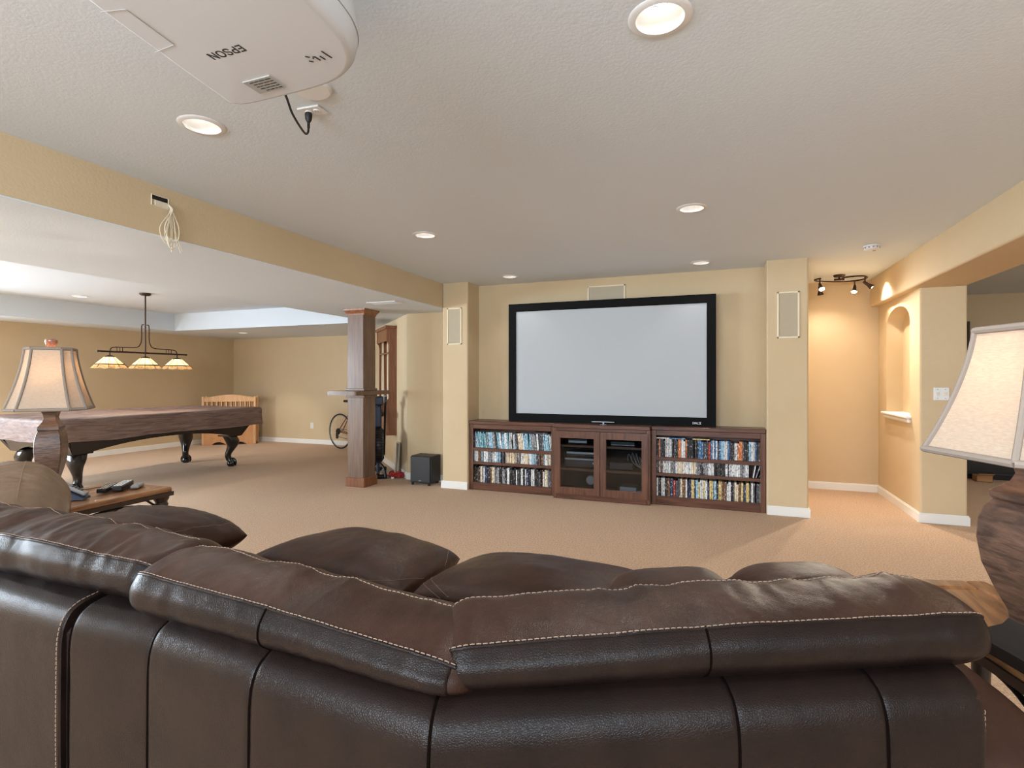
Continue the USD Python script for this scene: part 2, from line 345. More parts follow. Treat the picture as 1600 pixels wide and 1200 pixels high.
# wall behind the camera with its windows
wb = m3.Manifold(m3.Mesh(*[np.array(a, t) for a, t in zip(vf(box(LW - .2, 6.4, BACK_Y - .2, BACK_Y, 0, H)), (np.float32, np.uint32))]))
for x0, x1, z0, z1, n in WIN: wb = wb - m3.Manifold.cube((x1 - x0, .6, z1 - z0)).translate((x0, BACK_Y - .4, z0))
struct('wall_rear', wb, 'paint_tan', 'wall with windows opposite the screen')
for i, (x0, x1, z0, z1, n) in enumerate(WIN):
    fr = cat(cbox(x0, x1, BACK_Y - .14, BACK_Y - .06, z0, z0 + .06), cbox(x0, x1, BACK_Y - .14, BACK_Y - .06, z1 - .06, z1), cbox(x0, x0 + .06, BACK_Y - .14, BACK_Y - .06, z0, z1), cbox(x1 - .06, x1, BACK_Y - .14, BACK_Y - .06, z0, z1), cbox((x0 + x1) / 2 - .03, (x0 + x1) / 2 + .03, BACK_Y - .13, BACK_Y - .07, z0, z1))
    wt = struct(f'window_{i + 1}', fr, 'trim_white', 'white framed window behind the sofa')
gy0, gy1, gz0, gz1 = GWIN; gx0, gx1 = LW - .14, LW - .06
struct('window_4', cat(cbox(gx0, gx1, gy0, gy1, gz0, gz0 + .06), cbox(gx0, gx1, gy0, gy1, gz1 - .06, gz1), *[cbox(gx0, gx1, y - .03, y + .03, gz0, gz1) for y in np.linspace(gy0 + .03, gy1 - .03, 4)]), 'trim_white', 'wide white framed window in the left games room wall')
# baseboards
def skirt(name, pts, label=None, h=.09, t=.014):
    """pts: run along the wall foot, the room on the left of the run"""
    ls = sg.LineString(pts); r = ls.buffer(t, cap_style='flat', join_style='mitre', single_sided=True)
    r2 = ls.buffer(t * .55, cap_style='flat', join_style='mitre', single_sided=True)
    struct(name, cat(extrude(r, 0, h - .012), extrude(r2, h - .012, h)), 'trim_white', label)
skirt('baseboard_left_pier', [(-2.811, YP), (XL, YP), (XL, YW - .02)][::1] if False else [(-2.813, YP - .0), (XL, YP), (XL, YW)], 'white baseboard around the left pier')
skirt('baseboard_right_pier', [(.812, 6.4), (.812, YP), (.450, YP)], 'white baseboard around the right pier')
skirt('baseboard_hall', [(2.115, 6.2), (2.115, 6.03), (NX, 6.03), (NX, 7.42), (.81, 7.42)], 'white baseboard along hallway and niche wall')
skirt('baseboard_diagonal', [(XL, YW), (-3.85, YW), tuple(db), (LW, BW), (LW, BACK_Y)], 'white baseboard around the games room')
skirt('baseboard_right_room', [(6.2, 9.25), (2.115, 9.25), (2.115, 7.5)], 'white baseboard in the room on the right')

# ================================================================== LIGHT FITTINGS
def spot(path, loc, power, color, radius=.04, cone=None, aim=None, soft=.6):
    l = UsdLux.SphereLight.Define(stage, path)
    l.CreateRadiusAttr(radius); l.CreateIntensityAttr(power); l.CreateColorAttr(Gf.Vec3f(*color))
    l.AddTranslateOp().Set(Gf.Vec3d(*map(float, loc)))
    if aim is not None:
        d = np.array(aim, float); d /= np.linalg.norm(d)
        q = Gf.Rotation(Gf.Vec3d(0, 0, -1), Gf.Vec3d(*d)).GetQuat()
        l.AddOrientOp().Set(Gf.Quatf(q))
    if cone:
        s = UsdLux.ShapingAPI.Apply(l.GetPrim()); s.CreateShapingConeAngleAttr(cone); s.CreateShapingConeSoftnessAttr(soft)
    return l
def can_light(x, y, z, label, power=CAN_POW):
    t = thing('recessed_light', label, 'ceiling light', (x, y, z), group=None)
    lobj('trim_ring', ring_lathe([(.074, .002), (.101, .002), (.101, -.001), (.094, -.006), (.077, -.007), (.074, -.001)], 48), 'plastic_white', t)
    a = np.linspace(0, 2 * PI, 48, endpoint=False)
    S = [[(r * math.cos(q), r * math.sin(q), zz) for q in a] for r, zz in ((.075, 0), (.071, .014), (.056, .052), (.047, .068), (.050, .070), (.060, .054), (.0745, .014), (.0765, 0))]
    lobj('reflector', loft(S + [S[0]], caps=False), 'plastic_white', t)
    lobj('lens', lathe([(.001, .066), (.030, .066), (.045, .069), (.048, .074), (.001, .074)], 40), 'lens_lit', t)
    spot(str(t.GetPath()) + '/light', (0, 0, .040), power, SOFTW, .022, 50, (0, 0, -1), .5)
can_light(*CANS[0], H, 'recessed ceiling light nearest the camera, right of the projector')
can_light(*CANS[1], H, 'recessed ceiling light just left of the projector, above the cable bundle')
can_light(*CANS[2], H, 'left of the two middle-row recessed lights in the theatre ceiling')
can_light(*CANS[3], H, 'right of the two middle-row recessed lights in the theatre ceiling')
can_light(*CANS[4], H, 'small recessed light above the left end of the screen', CAN_POW * .12)
can_light(*CANS[5], H, 'small recessed light above the right end of the screen', CAN_POW * .12)
can_light(*POOL_CAN, H, 'recessed light in the tray ceiling left of the pool table lamp', CAN_POW * 2.0)
can_light(3.4, 6.6, H + .0, 'recessed light in the ceiling of the right-hand room, far one', CAN_POW * 1.6)
can_light(3.6, 3.4, H + .0, 'recessed light in the ceiling of the right-hand room, near one', CAN_POW * 1.2)
can_light(*SOFFIT_CAN, ZB, 'recessed light in the lower ceiling near the crib corner', CAN_POW * 1.4)

# smoke detector
t = thing('smoke_detector', 'round white smoke detector on the ceiling before the hallway', 'smoke detector', (1.255, 5.52, H))
lobj('base', lathe([(.001, -.012), (.062, -.012), (.066, -.004), (.066, .0)], 40), 'plastic_white', t)
lobj('cover', lathe([(.001, -.042), (.03, -.042), (.05, -.036), (.060, -.026), (.062, -.014), (.001, -.014)], 40), 'plastic_white', t)
for k in range(12):
    a = k * PI / 6; lobj('vent_rib', rot(mv(cbox(-.004, .004, -.006, .006, -.006, .006, .001), (.060, 0, -.02)), (0, 0, 1), math.degrees(a)), 'plastic_grey', t)
lobj('test_button', lathe([(.001, -.046), (.011, -.046), (.013, -.040)], 20, (.02, 0, 0)), 'plastic_grey', t)

# track light in the hall
tl = thing('spot_rail', 'curved bronze spot rail with four lit heads on the hallway ceiling', 'track light', (1.27, 6.95, H))
lobj('ceiling_plate', lathe([(.001, -.025), (.05, -.022), (.06, -.008), (.06, 0)], 32), 'bronze', tl)
lobj('mount_arm', cat(cyl(.008, -.06, -.02, (0, 0)), tube([(-.05, 0, -.05), (.05, 0, -.05)], .012)), 'bronze', tl)
sp = [(.01, -.06), (.02, -.14), (.10, -.19), (.20, -.17), (.255, -.06), (.235, .06), (.14, .14), (0, .12), (-.14, .05), (-.235, -.03), (-.255, -.11), (-.21, -.17)]
sp3 = smooth_path([(x, y, -.055) for x, y in sp], 90)
lobj('rail', tube(sp3, .0085, 8), 'bronze', tl)
heads = [(-.215, -.165, (.12, -.70, -.70)), (-.19, .02, (.15, .30, -.95)), (.215, -.15, (.72, -.12, -.62)), (.17, .10, (-.18, -.55, -.80))]
for i, (x, y, aim) in enumerate(heads):
    aim = np.array(aim, float); aim /= np.linalg.norm(aim)
    stem = cyl(.007, -.12, -.055, (x, y), 12)
    q = np.cross([0, 0, -1.0], aim); ez = -aim; ex = np.cross([0, 1.0, 0], ez); ex /= np.linalg.norm(ex); ey = np.cross(ez, ex)
    hd = lathe([(.012, .02), (.016, -.01), (.018, -.04), (.030, -.075), (.034, -.085), (.031, -.085), (.026, -.075)], 24)
    bl = lathe([(.001, -.084), (.02, -.083), (.029, -.078), (.026, -.072), (.001, -.072)], 24)
    o = (x, y, -.125)
    h = lobj('spot_head', cat(frame_map(hd, o, ex, ey, ez)), 'bronze', tl)
    lobj('bulb', frame_map(bl, o, ex, ey, ez), 'bulb_lit', h)
    lobj('stem', stem, 'bronze', h)
    spot(str(tl.GetPath()) + f'/beam{i}', np.array(o) + aim * .10, TRACK_POW * (.55, .35, .55, 1.0)[i] * (2.2 if i in (0, 3) else 1), WARM, .022, 62, aim, 1.0)

# chandelier over the pool table: bar runs along y
ch = thing('pool_table_chandelier', 'bronze bar chandelier with three stained glass shades over the pool table', 'chandelier', (-7.3, 5.05, H))
lobj('canopy', lathe([(.001, -.03), (.05, -.03), (.068, -.02), (.07, 0)], 32), 'bronze', ch)
lobj('stem', cyl(.0095, -.83, -.02, (0, 0), 14), 'bronze', ch)
zb_ = -.815
lobj('bar', cat(tube([(0, -.60, zb_), (0, .60, zb_)], .012, 10), lathe([(.001, -.02), (.02, -.012), (.02, .012), (.001, .02)], 16, (0, 0, zb_))), 'bronze', ch)
for s in (-1, 1):
    pth = smooth_path([(0, s * .02, -.43), (0, s * .05, -.45), (0, s * .052, -.62), (0, s * .07, -.70), (0, s * .13, -.745), (0, s * .38, -.755), (0, s * .44, -.77), (0, s * .46, zb_)], 48)
    lobj('scroll_arm', cat(tube(pth, .0065, 8), *[cyl(.004, zb_, -.752, (0, s * q), 8) for q in (.30, .335, .37)]), 'bronze', ch)
    lobj('end_finial', lathe([(.001, -.016), (.016, -.008), (.016, .008), (.001, .016)], 14, (0, s * .60, zb_)), 'bronze', ch)
for k, y in enumerate((-.46, 0, .46)):
    cap = lobj('shade_cap', cat(cyl(.008, zb_ - .06, zb_, (0, y), 10), lathe([(.001, zb_ - .045), (.03, zb_ - .05), (.065, zb_ - .068), (.06, zb_ - .075), (.001, zb_ - .07)], 24, (0, y, 0))), 'bronze', ch)
    N = 10
    def panes(r0, z0, r1, z1, name, matn, wob=0):
        for i in range(N):
            a0, a1 = 2 * PI * (i + .015) / N, 2 * PI * (i + .985) / N
            P = []
            for off in (0, -.004):
                P += [((r0 + off) * math.cos(a0), (r0 + off) * math.sin(a0), z0), ((r0 + off) * math.cos(a1), (r0 + off) * math.sin(a1), z0), ((r1 + off) * math.cos(a1), (r1 + off) * math.sin(a1), z1), ((r1 + off) * math.cos(a0), (r1 + off) * math.sin(a0), z1)]
                if wob: P += [((r1 + off) * math.cos((a0 + a1) / 2), (r1 + off) * math.sin((a0 + a1) / 2), z1 - wob)]
            lobj(name, mv(m3.Manifold.hull_points(np.array(P)), (0, y, 0)), matn, cap, smooth=False)
    panes(.062, zb_ - .068, .165, zb_ - .165, 'glass_pane', 'art_glass')
    panes(.165, zb_ - .168, .200, zb_ - .205, 'border_pane', 'art_glass_band', .012)
    lobj('leading', cat(*[tube([(.064 * math.cos(q), .064 * math.sin(q), zb_ - .068), (.167 * math.cos(q), .167 * math.sin(q), zb_ - .166), (.202 * math.cos(q), .202 * math.sin(q), zb_ - .204)], .0024, 5) for q in [2 * PI * i / N for i in range(N)]]).apply_translation((0, y, 0)), 'bronze', cap, kind='stuff')
    lobj('lead_band', mv(loft([[(r * math.cos(a), r * math.sin(a), z) for a in np.linspace(0, 2 * PI, N, endpoint=False)] for r, z in ((.166, -.160), (.170, -.166), (.168, -.172), (.162, -.166))] + [[(.166 * math.cos(a), .166 * math.sin(a), -.160) for a in np.linspace(0, 2 * PI, N, endpoint=False)]], caps=False), (0, y, zb_)), 'bronze', cap)
    lobj('bulb', lathe([(.001, -.16), (.02, -.155), (.03, -.135), (.02, -.10), (.012, -.085), (.001, -.085)], 20, (0, y, zb_)), 'bulb_lit', cap)
    spot(str(ch.GetPath()) + f'/glow{k}', (0, y, zb_ - .14), POOL_POW, SOFTW, .03)

# ================================================================== PROJECTOR
pj = thing('projector', 'white ceiling-mounted home cinema projector seen from below', 'projector', (-1.16, .99, 2.2))
def pj_outline(s, dz):
    P = [(-.266, .295), (-.10, .306), (.10, .296), (.205, .250), (.262, .168), (.285, .06), (.290, -.10), (.262, -.24), (.18, -.27), (.0, -.275), (-.14, -.262), (-.19, -.20), (-.232, 0.0), (-.270, .21)]
    q = smooth_path(P, 96, closed=True); q[:, 0:2] *= s * 1.04
    return np.column_stack([q[:, 0], q[:, 1], np.full(len(q), dz)])
S = [pj_outline(s, z) for s, z in ((.90, 0.002), (.945, .008), (.975, .022), (.995, .05), (1.0, .08), (1.0, .085), (.985, .12), (.95, .145), (.88, .158))]
lobj('housing', loft(S), 'projector_white', pj, smooth=60)
lobj('body_seam', tube(np.vstack([pj_outline(1.0005, .062), pj_outline(1.0005, .062)[:1]]), .0012, 5), 'label_grey', pj)
def flat(m): return frame_map(m, (0, 0, 0), (-1, 0, 0), (0, 1, 0), (0, 0, -1))
lobj('logo', mv(flat(meshkit.text_mesh('EPSON', .026, .0015, bold=True)), (.004, .055, .003)), 'ink', pj, smooth=False)
st = lobj('rating_label', cbox(-.135, -.035, .19, .255, -.0012, .003, .0004), 'label_grey', pj)
for r in range(5):
    x = -.040; rr = random.Random(r)
    for w in range(4):
        L = rr.uniform(.010, .022); lobj('print_line', box(x - L, x, .198 + r * .0115, .2015 + r * .0115, -.0016, 0), 'ink', st, smooth=False); x -= L + .003
lobj('rear_label', cbox(-.10, -.03, -.225, -.19, -.001, .003, .0004), 'label_grey', pj)
lobj('lid_line', cat(*[bar((x0, y0, .0015), (x1, y1, .0015), .0016) for x0, y0, x1, y1 in ((-.20, -.155, -.135, -.14), (-.135, -.14, -.155, -.005), (-.155, -.005, -.235, .0))]), 'label_grey', pj)
for (x, y, L, a) in ((.150, .175, .020, 80), (.165, .178, .018, 80), (.185, .170, .035, 80), (.130, .160, .012, 40), (.125, .180, .012, 40), (.142, .168, .010, -50)):
    lobj('button_mark', mv(rot(cbox(-L / 2, L / 2, -.0018, .0018, -.002, .016, .0004), (0, 0, 1), a), (x, y, .002)), 'ink', pj)
lobj('side_vent', mv(rot(cbox(-.045, .045, -.006, .006, -.004, .03, .001), (0, 0, 1), 72), (.248, .10, .012)), 'ink', pj)
for k in range(4): lobj('side_button', mv(cbox(-.006, .006, -.004, .004, -.004, .02, .001), (.238 - .006 * (k % 2), .135 + .018 * k, .012)), 'ink', pj)
lobj('lens', frame_map(lathe([(.001, 0), (.045, .002), (.055, .012), (.058, .03), (.05, .04), (.001, .04)], 32), (-.03, .245, .085), (1, 0, 0), (0, 0, 1), (0, 1, 0)), 'plastic_black', pj)
lobj('mount', cat(cyl(.022, .15, .29, (0, .03), 24), lathe([(.001, .285), (.09, .285), (.095, .296), (.095, .30), (.001, .30)], 36, (0, .03, 0)), cbox(-.11, .11, -.05, .11, .15, .165)), 'plastic_white', pj)
# far rim of the ceiling plate seen past the projector
solo('cover_plate', lathe([(.001, -.012), (.07, -.012), (.078, -.006), (.08, 0), (.001, 0)], 40, (-1.52, 1.72, H)), 'plastic_white', 'round white ceiling cover plate just behind the projector', 'cover plate')
oc = thing('ceiling_outlet', 'white duplex outlet on the ceiling feeding the projector', 'outlet', (-1.66, 1.86, H), 4)
lobj('plate', cbox(-.035, .075, -.036, .036, -.007, 0, .003), 'plastic_white', oc)
for x in (0.0, .042):
    s_ = lobj('socket', lathe([(.001, -.010), (.014, -.010), (.016, -.006)], 24, (x, 0, 0)), 'plastic_white', oc)
    lobj('slot', cat(box(x - .006, x - .004, -.004, .004, -.0105, -.009), box(x + .004, x + .006, -.004, .004, -.0105, -.009)), 'ink', s_, smooth=False)
pcp = cat(lathe([(.001, -.05), (.008, -.05), (.014, -.038), (.016, -.016), (.013, -.010), (.001, -.010)], 20, (-1.66, 1.86, H)), cyl(.006, H - .075, H - .045, (-1.66, 1.86), 12))
pcc = obj('power_cord', tube(smooth_path([(-1.66, 1.86, 2.43), (-1.655, 1.85, 2.40), (-1.63, 1.80, 2.375), (-1.56, 1.66, 2.375), (-1.50, 1.56, 2.39), (-1.42, 1.42, 2.38), (-1.36, 1.30, 2.35), (-1.31, 1.20, 2.33)], 50), .0045, 8), 'cord_black', pj, label='black power cord')
obj('plug', pcp, 'cord_black', pcc)

# cable bundle hanging from the beam
wb_ = thing('cable_bundle', 'coiled cream speaker wires hanging out of a wall box on the beam', 'cable', (XL, 2.26, 2.40))
obj('wall_box', cat(cbox(XL - .002, XL + .006, 2.215, 2.325, 2.372, 2.378), cbox(XL - .002, XL + .006, 2.215, 2.325, 2.436, 2.442), cbox(XL - .002, XL + .006, 2.215, 2.221, 2.372, 2.442), cbox(XL - .002, XL + .006, 2.319, 2.325, 2.372, 2.442)), 'plastic_ivory', wb_)
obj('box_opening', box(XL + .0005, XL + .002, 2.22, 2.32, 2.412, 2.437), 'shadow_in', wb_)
obj('cover', cbox(XL + .001, XL + .008, 2.235, 2.325, 2.376, 2.410), 'plastic_ivory', wb_)
rr = random.Random(3)
for k in range(5):
    y = 2.318; w = rr.uniform(.03, .075); L = rr.uniform(.17, .27); sh = rr.uniform(-.02, .03); xx = XL + .012 + .006 * k
    pts = [(XL + .01, y, 2.405), (xx + .01, y + .0, 2.36), (xx + .02, y + sh - w, 2.36 - L * .5), (xx + .015, y + sh - w * .5, 2.36 - L * .85), (xx + .01, y + sh + w * .3, 2.36 - L * .8), (xx + .012, y + sh + w * .4, 2.36 - L * .45), (xx + .01, y + .004, 2.35)]
    obj('wire', tube(smooth_path(pts, 60), .0028, 6), 'wire_cream', wb_)
for k in range(5):
    sh = rr.uniform(-.01, .08); L = rr.uniform(.18, .27)
    obj('wire', tube(smooth_path([(XL + .02, 2.318, 2.36), (XL + .03, 2.32 + sh * .4, 2.36 - L * .5), (XL + .025, 2.33 + sh, 2.36 - L)], 30), .0026, 6), 'wire_cream', wb_)

# ceiling vent
vt = thing('ceiling_vent', 'white slatted air vent in the lower ceiling above the column', 'air vent', (-3.53, 5.17, ZB))
lobj('frame', ring_plate(sg.box(-.19, -.09, .19, .09), sg.box(-.165, -.065, .165, .065), -.006, .001), 'plastic_white', vt)
lobj('dark_gap', box(-.165, .165, -.065, .065, -.001, .0005), 'shadow_in', vt)
for k in range(8): lobj('slat', mv(rot(cbox(-.163, .163, -.006, .006, -.0008, .0008, .0003), (1, 0, 0), 35), (0, -.056 + .016 * k, -.004)), 'plastic_white', vt)

# ================================================================== CABINETS
def plank(x0, x1, y0, y1, z0, z1, c=.003): return cbox(x0, x1, y0, y1, z0, z1, c)
CF, CC = 5.875, 5.79           # fronts: side bookcases, centre unit
TOPZ = .83
def bookcase(x0, x1, label, edge):
    t = thing('media_bookcase', label, 'bookcase', ((x0 + x1) / 2, CF, 0))
    st = .05
    obj('side_panel', plank(x0, x0 + .02, CF + .02, YW - .005, 0, .79), 'cherry', t)
    obj('side_panel', plank(x1 - .02, x1, CF + .02, YW - .005, 0, .79), 'cherry', t)
    obj('back_panel', plank(x0 + .02, x1 - .02, YW - .02, YW - .006, .02, .79), 'cherry_h', t)
    obj('stile', plank(x0, x0 + st, CF, CF + .02, 0, .79), 'cherry', t)
    obj('stile', plank(x1 - st, x1, CF, CF + .02, 0, .79), 'cherry', t)
    obj('top_rail', plank(x0 + st, x1 - st, CF, CF + .02, .735, .79), 'cherry_h', t)
    obj('bottom_rail', plank(x0 + st, x1 - st, CF, CF + .02, 0, .09), 'cherry_h', t)
    obj('bottom_board', plank(x0 + .02, x1 - .02, CF + .02, YW - .02, .07, .09), 'cherry_h', t)
    for z in (.305, .468): obj('shelf', plank(x0 + .021, x1 - .021, CF + .004, YW - .022, z, z + .033 if z < .4 else z + .038), 'cherry_h', t)
    obj('top_board', cat(plank(x0 - (.0 if edge < 0 else .0), x1, CF - .022, YW - .004, .79, TOPZ, .006)), 'cherry_h', t)
    return t
bookcase(-2.808, -1.727, 'dark cherry media bookcase left of the glass doors', -1)
bookcase(-.664, .443, 'dark cherry media bookcase right of the glass doors', 1)
x0, x1 = -1.725, -.666
t = thing('media_cabinet', 'dark cherry centre cabinet with two glazed doors under the screen', 'cabinet', ((x0 + x1) / 2, CC, 0))
obj('side_panel', plank(x0, x0 + .02, CC + .02, YW - .005, 0, .79), 'cherry', t)
obj('side_panel', plank(x1 - .02, x1, CC + .02, YW - .005, 0, .79), 'cherry', t)
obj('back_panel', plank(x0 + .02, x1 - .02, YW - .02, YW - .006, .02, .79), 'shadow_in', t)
obj('bottom_board', plank(x0 + .02, x1 - .02, CC + .02, YW - .02, .06, .085), 'cherry_h', t)
for s in (x0, x1 - .04): obj('stile', plank(s, s + .04, CC, CC + .02, 0, .79), 'cherry', t)
obj('top_rail', plank(x0 + .04, x1 - .04, CC, CC + .02, .755, .79), 'cherry_h', t)
obj('plinth', plank(x0 + .04, x1 - .04, CC, CC + .02, 0, .07), 'cherry_h', t)
obj('top_board', plank(x0, x1, CC - .025, YW - .004, .79, TOPZ + .001, .006), 'cherry_h', t)
SH = (.34, .60)
for z in SH: obj('shelf', plank(x0 + .021, x1 - .021, CC + .03, YW - .022, z - .028, z), 'cherry_h', t)
mid = (x0 + x1) / 2
for a, b, hinge in ((x0 + .022, mid - .003, 0), (mid + .003, x1 - .022, 1)):
    y0, y1 = CC - .022, CC - .001; w = .058
    d = obj('door', frame_map(ring_plate(sg.box(a, .06, b, .755), sg.box(a + w, .13, b - w, .685), y0, y1), (0, 0, 0), (1, 0, 0), (0, 0, 1), (0, 1, 0)), 'cherry', t, smooth=False)
    obj('glass', box(a + w - .004, b - w + .004, y0 + .009, y0 + .013, .126, .689), 'pane', d)
    obj('glass_bead', frame_map(ring_plate(sg.box(a + w - .001, .129, b - w + .001, .686), sg.box(a + w + .007, .137, b - w - .007, .678), y0 + .004, y0 + .010), (0, 0, 0), (1, 0, 0), (0, 0, 1), (0, 1, 0)), 'cherry_h', d, smooth=False)

# equipment behind the glass
def device(name, label, catg, x0, x1, z, h, y0=5.88, dpt=.2, body='electronics', strip=None, knobs=0, disp=None):
    t = thing(name, label, catg, ((x0 + x1) / 2, y0, z))
    obj('case', cbox(x0, x1, y0, y0 + dpt, z + .006, z + h, .004), body, t)
    obj('foot', cat(*[cyl(.01, z, z + .008, (x, y), 10) for x in (x0 + .03, x1 - .03) for y in (y0 + .03, y0 + dpt - .03)]), 'plastic_black', t)
    if strip: obj('fascia', cbox(x0 + .004, x1 - .004, y0 - .006, y0, z + h * strip[0], z + h * strip[1], .002), 'silver', t)
    if disp: obj('display', cbox(x0 + (x1 - x0) * disp[0], x0 + (x1 - x0) * disp[1], y0 - .004, y0, z + h * .45, z + h * .75, .001), 'plastic_navy', t)
    for k in range(knobs): obj('knob', frame_map(lathe([(.001, .016), (.012, .016), (.014, 0), (.001, 0)], 16), (x1 - .04 - .05 * k, y0, z + h * .5), (1, 0, 0), (0, 0, 1), (0, -1, 0)), 'silver', t)
device('disc_player', 'small disc player on the top shelf behind the left glass door', 'player', -1.58, -1.36, .60, .06, strip=(.3, .7), disp=(.2, .5))
device('disc_player', 'slim black player with silver strip on the middle shelf behind left glass door', 'player', -1.60, -1.20, .46, .06, strip=(.55, .95), disp=(.1, .3))
device('amplifier', 'wide black receiver under the slim player behind left glass door', 'receiver', -1.62, -1.20, .34, .115, knobs=2, strip=(.75, .9), disp=(.3, .7))
device('cable_box', 'flat black box on the top shelf behind the right glass door', 'set-top box', -1.10, -.84, .60, .05, strip=(.15, .35))
device('game_console', 'black console on the middle shelf behind the right glass door', 'console', -1.11, -.86, .34, .08, disp=(.1, .3))
device('network_box', 'pale grey box at the bottom behind the right glass door', 'router', -1.00, -.82, .085, .075, body='silver', strip=(.2, .5))
device('network_switch', 'small silver box in the lower right corner behind the right glass door', 'switch', -.81, -.72, .085, .045, body='silver')
tt = thing('loose_cables', 'tangle of grey cables on the middle shelf behind right glass door', 'cable', (-.85, 5.95, .34))
rr = random.Random(5)
for k in range(5):
    pts = [(-.95 + .05 * k, 6.08, .36), (-.92 + .04 * k, 5.98, .47 + rr.uniform(0, .06)), (-.86 + .03 * k, 5.93, .42), (-.80 + rr.uniform(-.02, .05), 5.92, .36)]
    obj('cable', tube(smooth_path(pts, 24), .004, 6), 'plastic_grey', tt)
tt = thing('small_speaker', 'round grey speaker on the bottom shelf behind the left glass door', 'speaker', (-1.33, 5.95, .085))
obj('stand', cat(cyl(.04, .085, .095, (-1.33, 5.95), 24), cyl(.01, .09, .16, (-1.33, 5.95), 10)), 'plastic_black', tt)
obj('driver', frame_map(lathe([(.001, .03), (.045, .028), (.055, .015), (.05, -.02), (.001, -.04)], 28), (-1.33, 5.94, .20), (1, 0, 0), (0, 0, 1), (0, -1, 0)), 'plastic_grey', tt)

# cases standing on the shelves: every one its own object
def case_mesh(x0, w, y0, d, z0, h, lean=0, rounded=True):
    """upright case, spine towards -y, spine edges rounded"""
    r = min(.0025, w * .3)
    P = [(x0 + r, y0), (x0 + w - r, y0), (x0 + w, y0 + r), (x0 + w, y0 + d), (x0, y0 + d), (x0, y0 + r)]
    m = extrude(sg.Polygon(P), z0, z0 + h)
    if lean: m = rot(m, (0, 1, 0), lean, (x0 if lean < 0 else x0 + w, y0, z0))
    return m
def fill_row(xa, xb, z, kind, side, row, palette, seed, lean_prob=0.0, runs=None, hmax=None):
    r = random.Random(seed); x = xa + .004; lean = 0; col = None; left = 0; num = 0
    while x < xb - .012:
        if left <= 0:
            col = r.choice(palette); left = r.choice((1, 1, 1, 2, 2, 3)) if kind == 'disc' else r.choice((1, 1, 1, 1, 2))
            lean = 0
            if lean_prob and r.random() < lean_prob: lean = -r.uniform(4, 9)
        left -= 1
        if kind == 'disc': w, h, d = r.choice((.0104, .0104, .0125, .0215)), .125, .14
        else: w, h, d = r.choice((.0145, .0145, .0165, .022, .030)), r.choice((.19, .19, .19, .172)), .135
        if hmax: h = min(h, hmax)
        if x + w > xb: break
        extra = h * math.sin(math.radians(-lean)) if lean else 0
        nm = 'disc_case' if kind == 'disc' else 'film_case'
        m = case_mesh(x, w, CF + .028 + r.uniform(0, .012), d, z, h)
        if lean and x - extra > xa: m = rot(m, (0, 1, 0), lean, (x + w, 0, z)); 
        num += 1; word = {'disc': 'disc case', 'film': 'film case'}[kind]
        p = solo(nm, m, 'spine_' + col.replace(' ', '_'), f'{col} {word}, {num}{"th" if 10 < num % 100 < 14 else {1: "st", 2: "nd", 3: "rd"}.get(num % 10, "th")} from the left in the {row} row of {side} bookcase', 'case', f'cases in the {row} row of the {side} bookcase', smooth=False)
        x += w + .0012
        if r.random() < .02: x += .01
LB = (-2.785, -1.750); RB = (-.64, .42)
fill_row(*LB, .506, 'film', 'left', 'top', ['pale blue', 'white', 'pale blue', 'teal', 'grey', 'white', 'cream', 'dark grey', 'white'], 11, .8)
fill_row(*LB, .338, 'disc', 'left', 'middle', ['grey', 'white', 'white', 'dark grey', 'cream', 'white', 'grey', 'pale blue', 'brown'], 12)
fill_row(*LB, .09, 'film', 'left', 'bottom', ['black', 'dark grey', 'black', 'white', 'brown', 'white', 'black', 'navy', 'grey', 'cream'], 13)
fill_row(*RB, .506, 'film', 'right', 'top', ['blue', 'black', 'pale blue', 'red', 'black', 'navy', 'orange', 'white', 'dark grey', 'pale blue'], 14)
fill_row(RB[0], RB[1] - .12, .338, 'disc', 'right', 'middle', ['grey', 'white', 'white', 'dark grey', 'cream', 'white', 'brown', 'white', 'grey', 'black', 'white'], 15)
for k, ln in enumerate((-10, -18, -30, -42)):
    xk = RB[1] - .095 + .026 * k
    m = case_mesh(xk, .0104, CF + .03, .14, .338, .125)
    m = rot(m, (0, 1, 0), -ln, (xk, 0, .338))
    v, f = vf(m); m = trimesh.Trimesh(v + [0, 0, .3385 - v[:, 2].min()], f, process=False)
    solo('disc_case', m, 'spine_' + ['white', 'grey', 'dark_grey', 'white'][k], ['first', 'second', 'third', 'last'][k] + ' of four disc cases leaning at the right end of the middle row', 'case', smooth=False)
fill_row(*RB, .09, 'film', 'right', 'bottom', ['white', 'navy', 'cream', 'yellow', 'red', 'black', 'white', 'pale blue', 'green', 'white', 'brown', 'dark grey', 'white'], 16)
for k, (xa, w, col, lab) in enumerate(((-.62, .14, 'white', 'white case lying flat on the top row, left end of the right bookcase'), (-.48, .16, 'blue', 'blue case lying flat on the top row of the right bookcase'), (-.25, .17, 'yellow', 'yellow booklet lying flat on the top row of the right bookcase'))):
    solo('film_case', cbox(xa, xa + w, CF + .03, CF + .17, .6975, .711, .002), 'spine_' + col, lab, 'case')
solo('film_case', cbox(-2.0, -1.83, CF + .03, CF + .17, .6975, .711, .002), 'spine_dark_grey', 'dark case lying flat on the top row of the left bookcase', 'case')

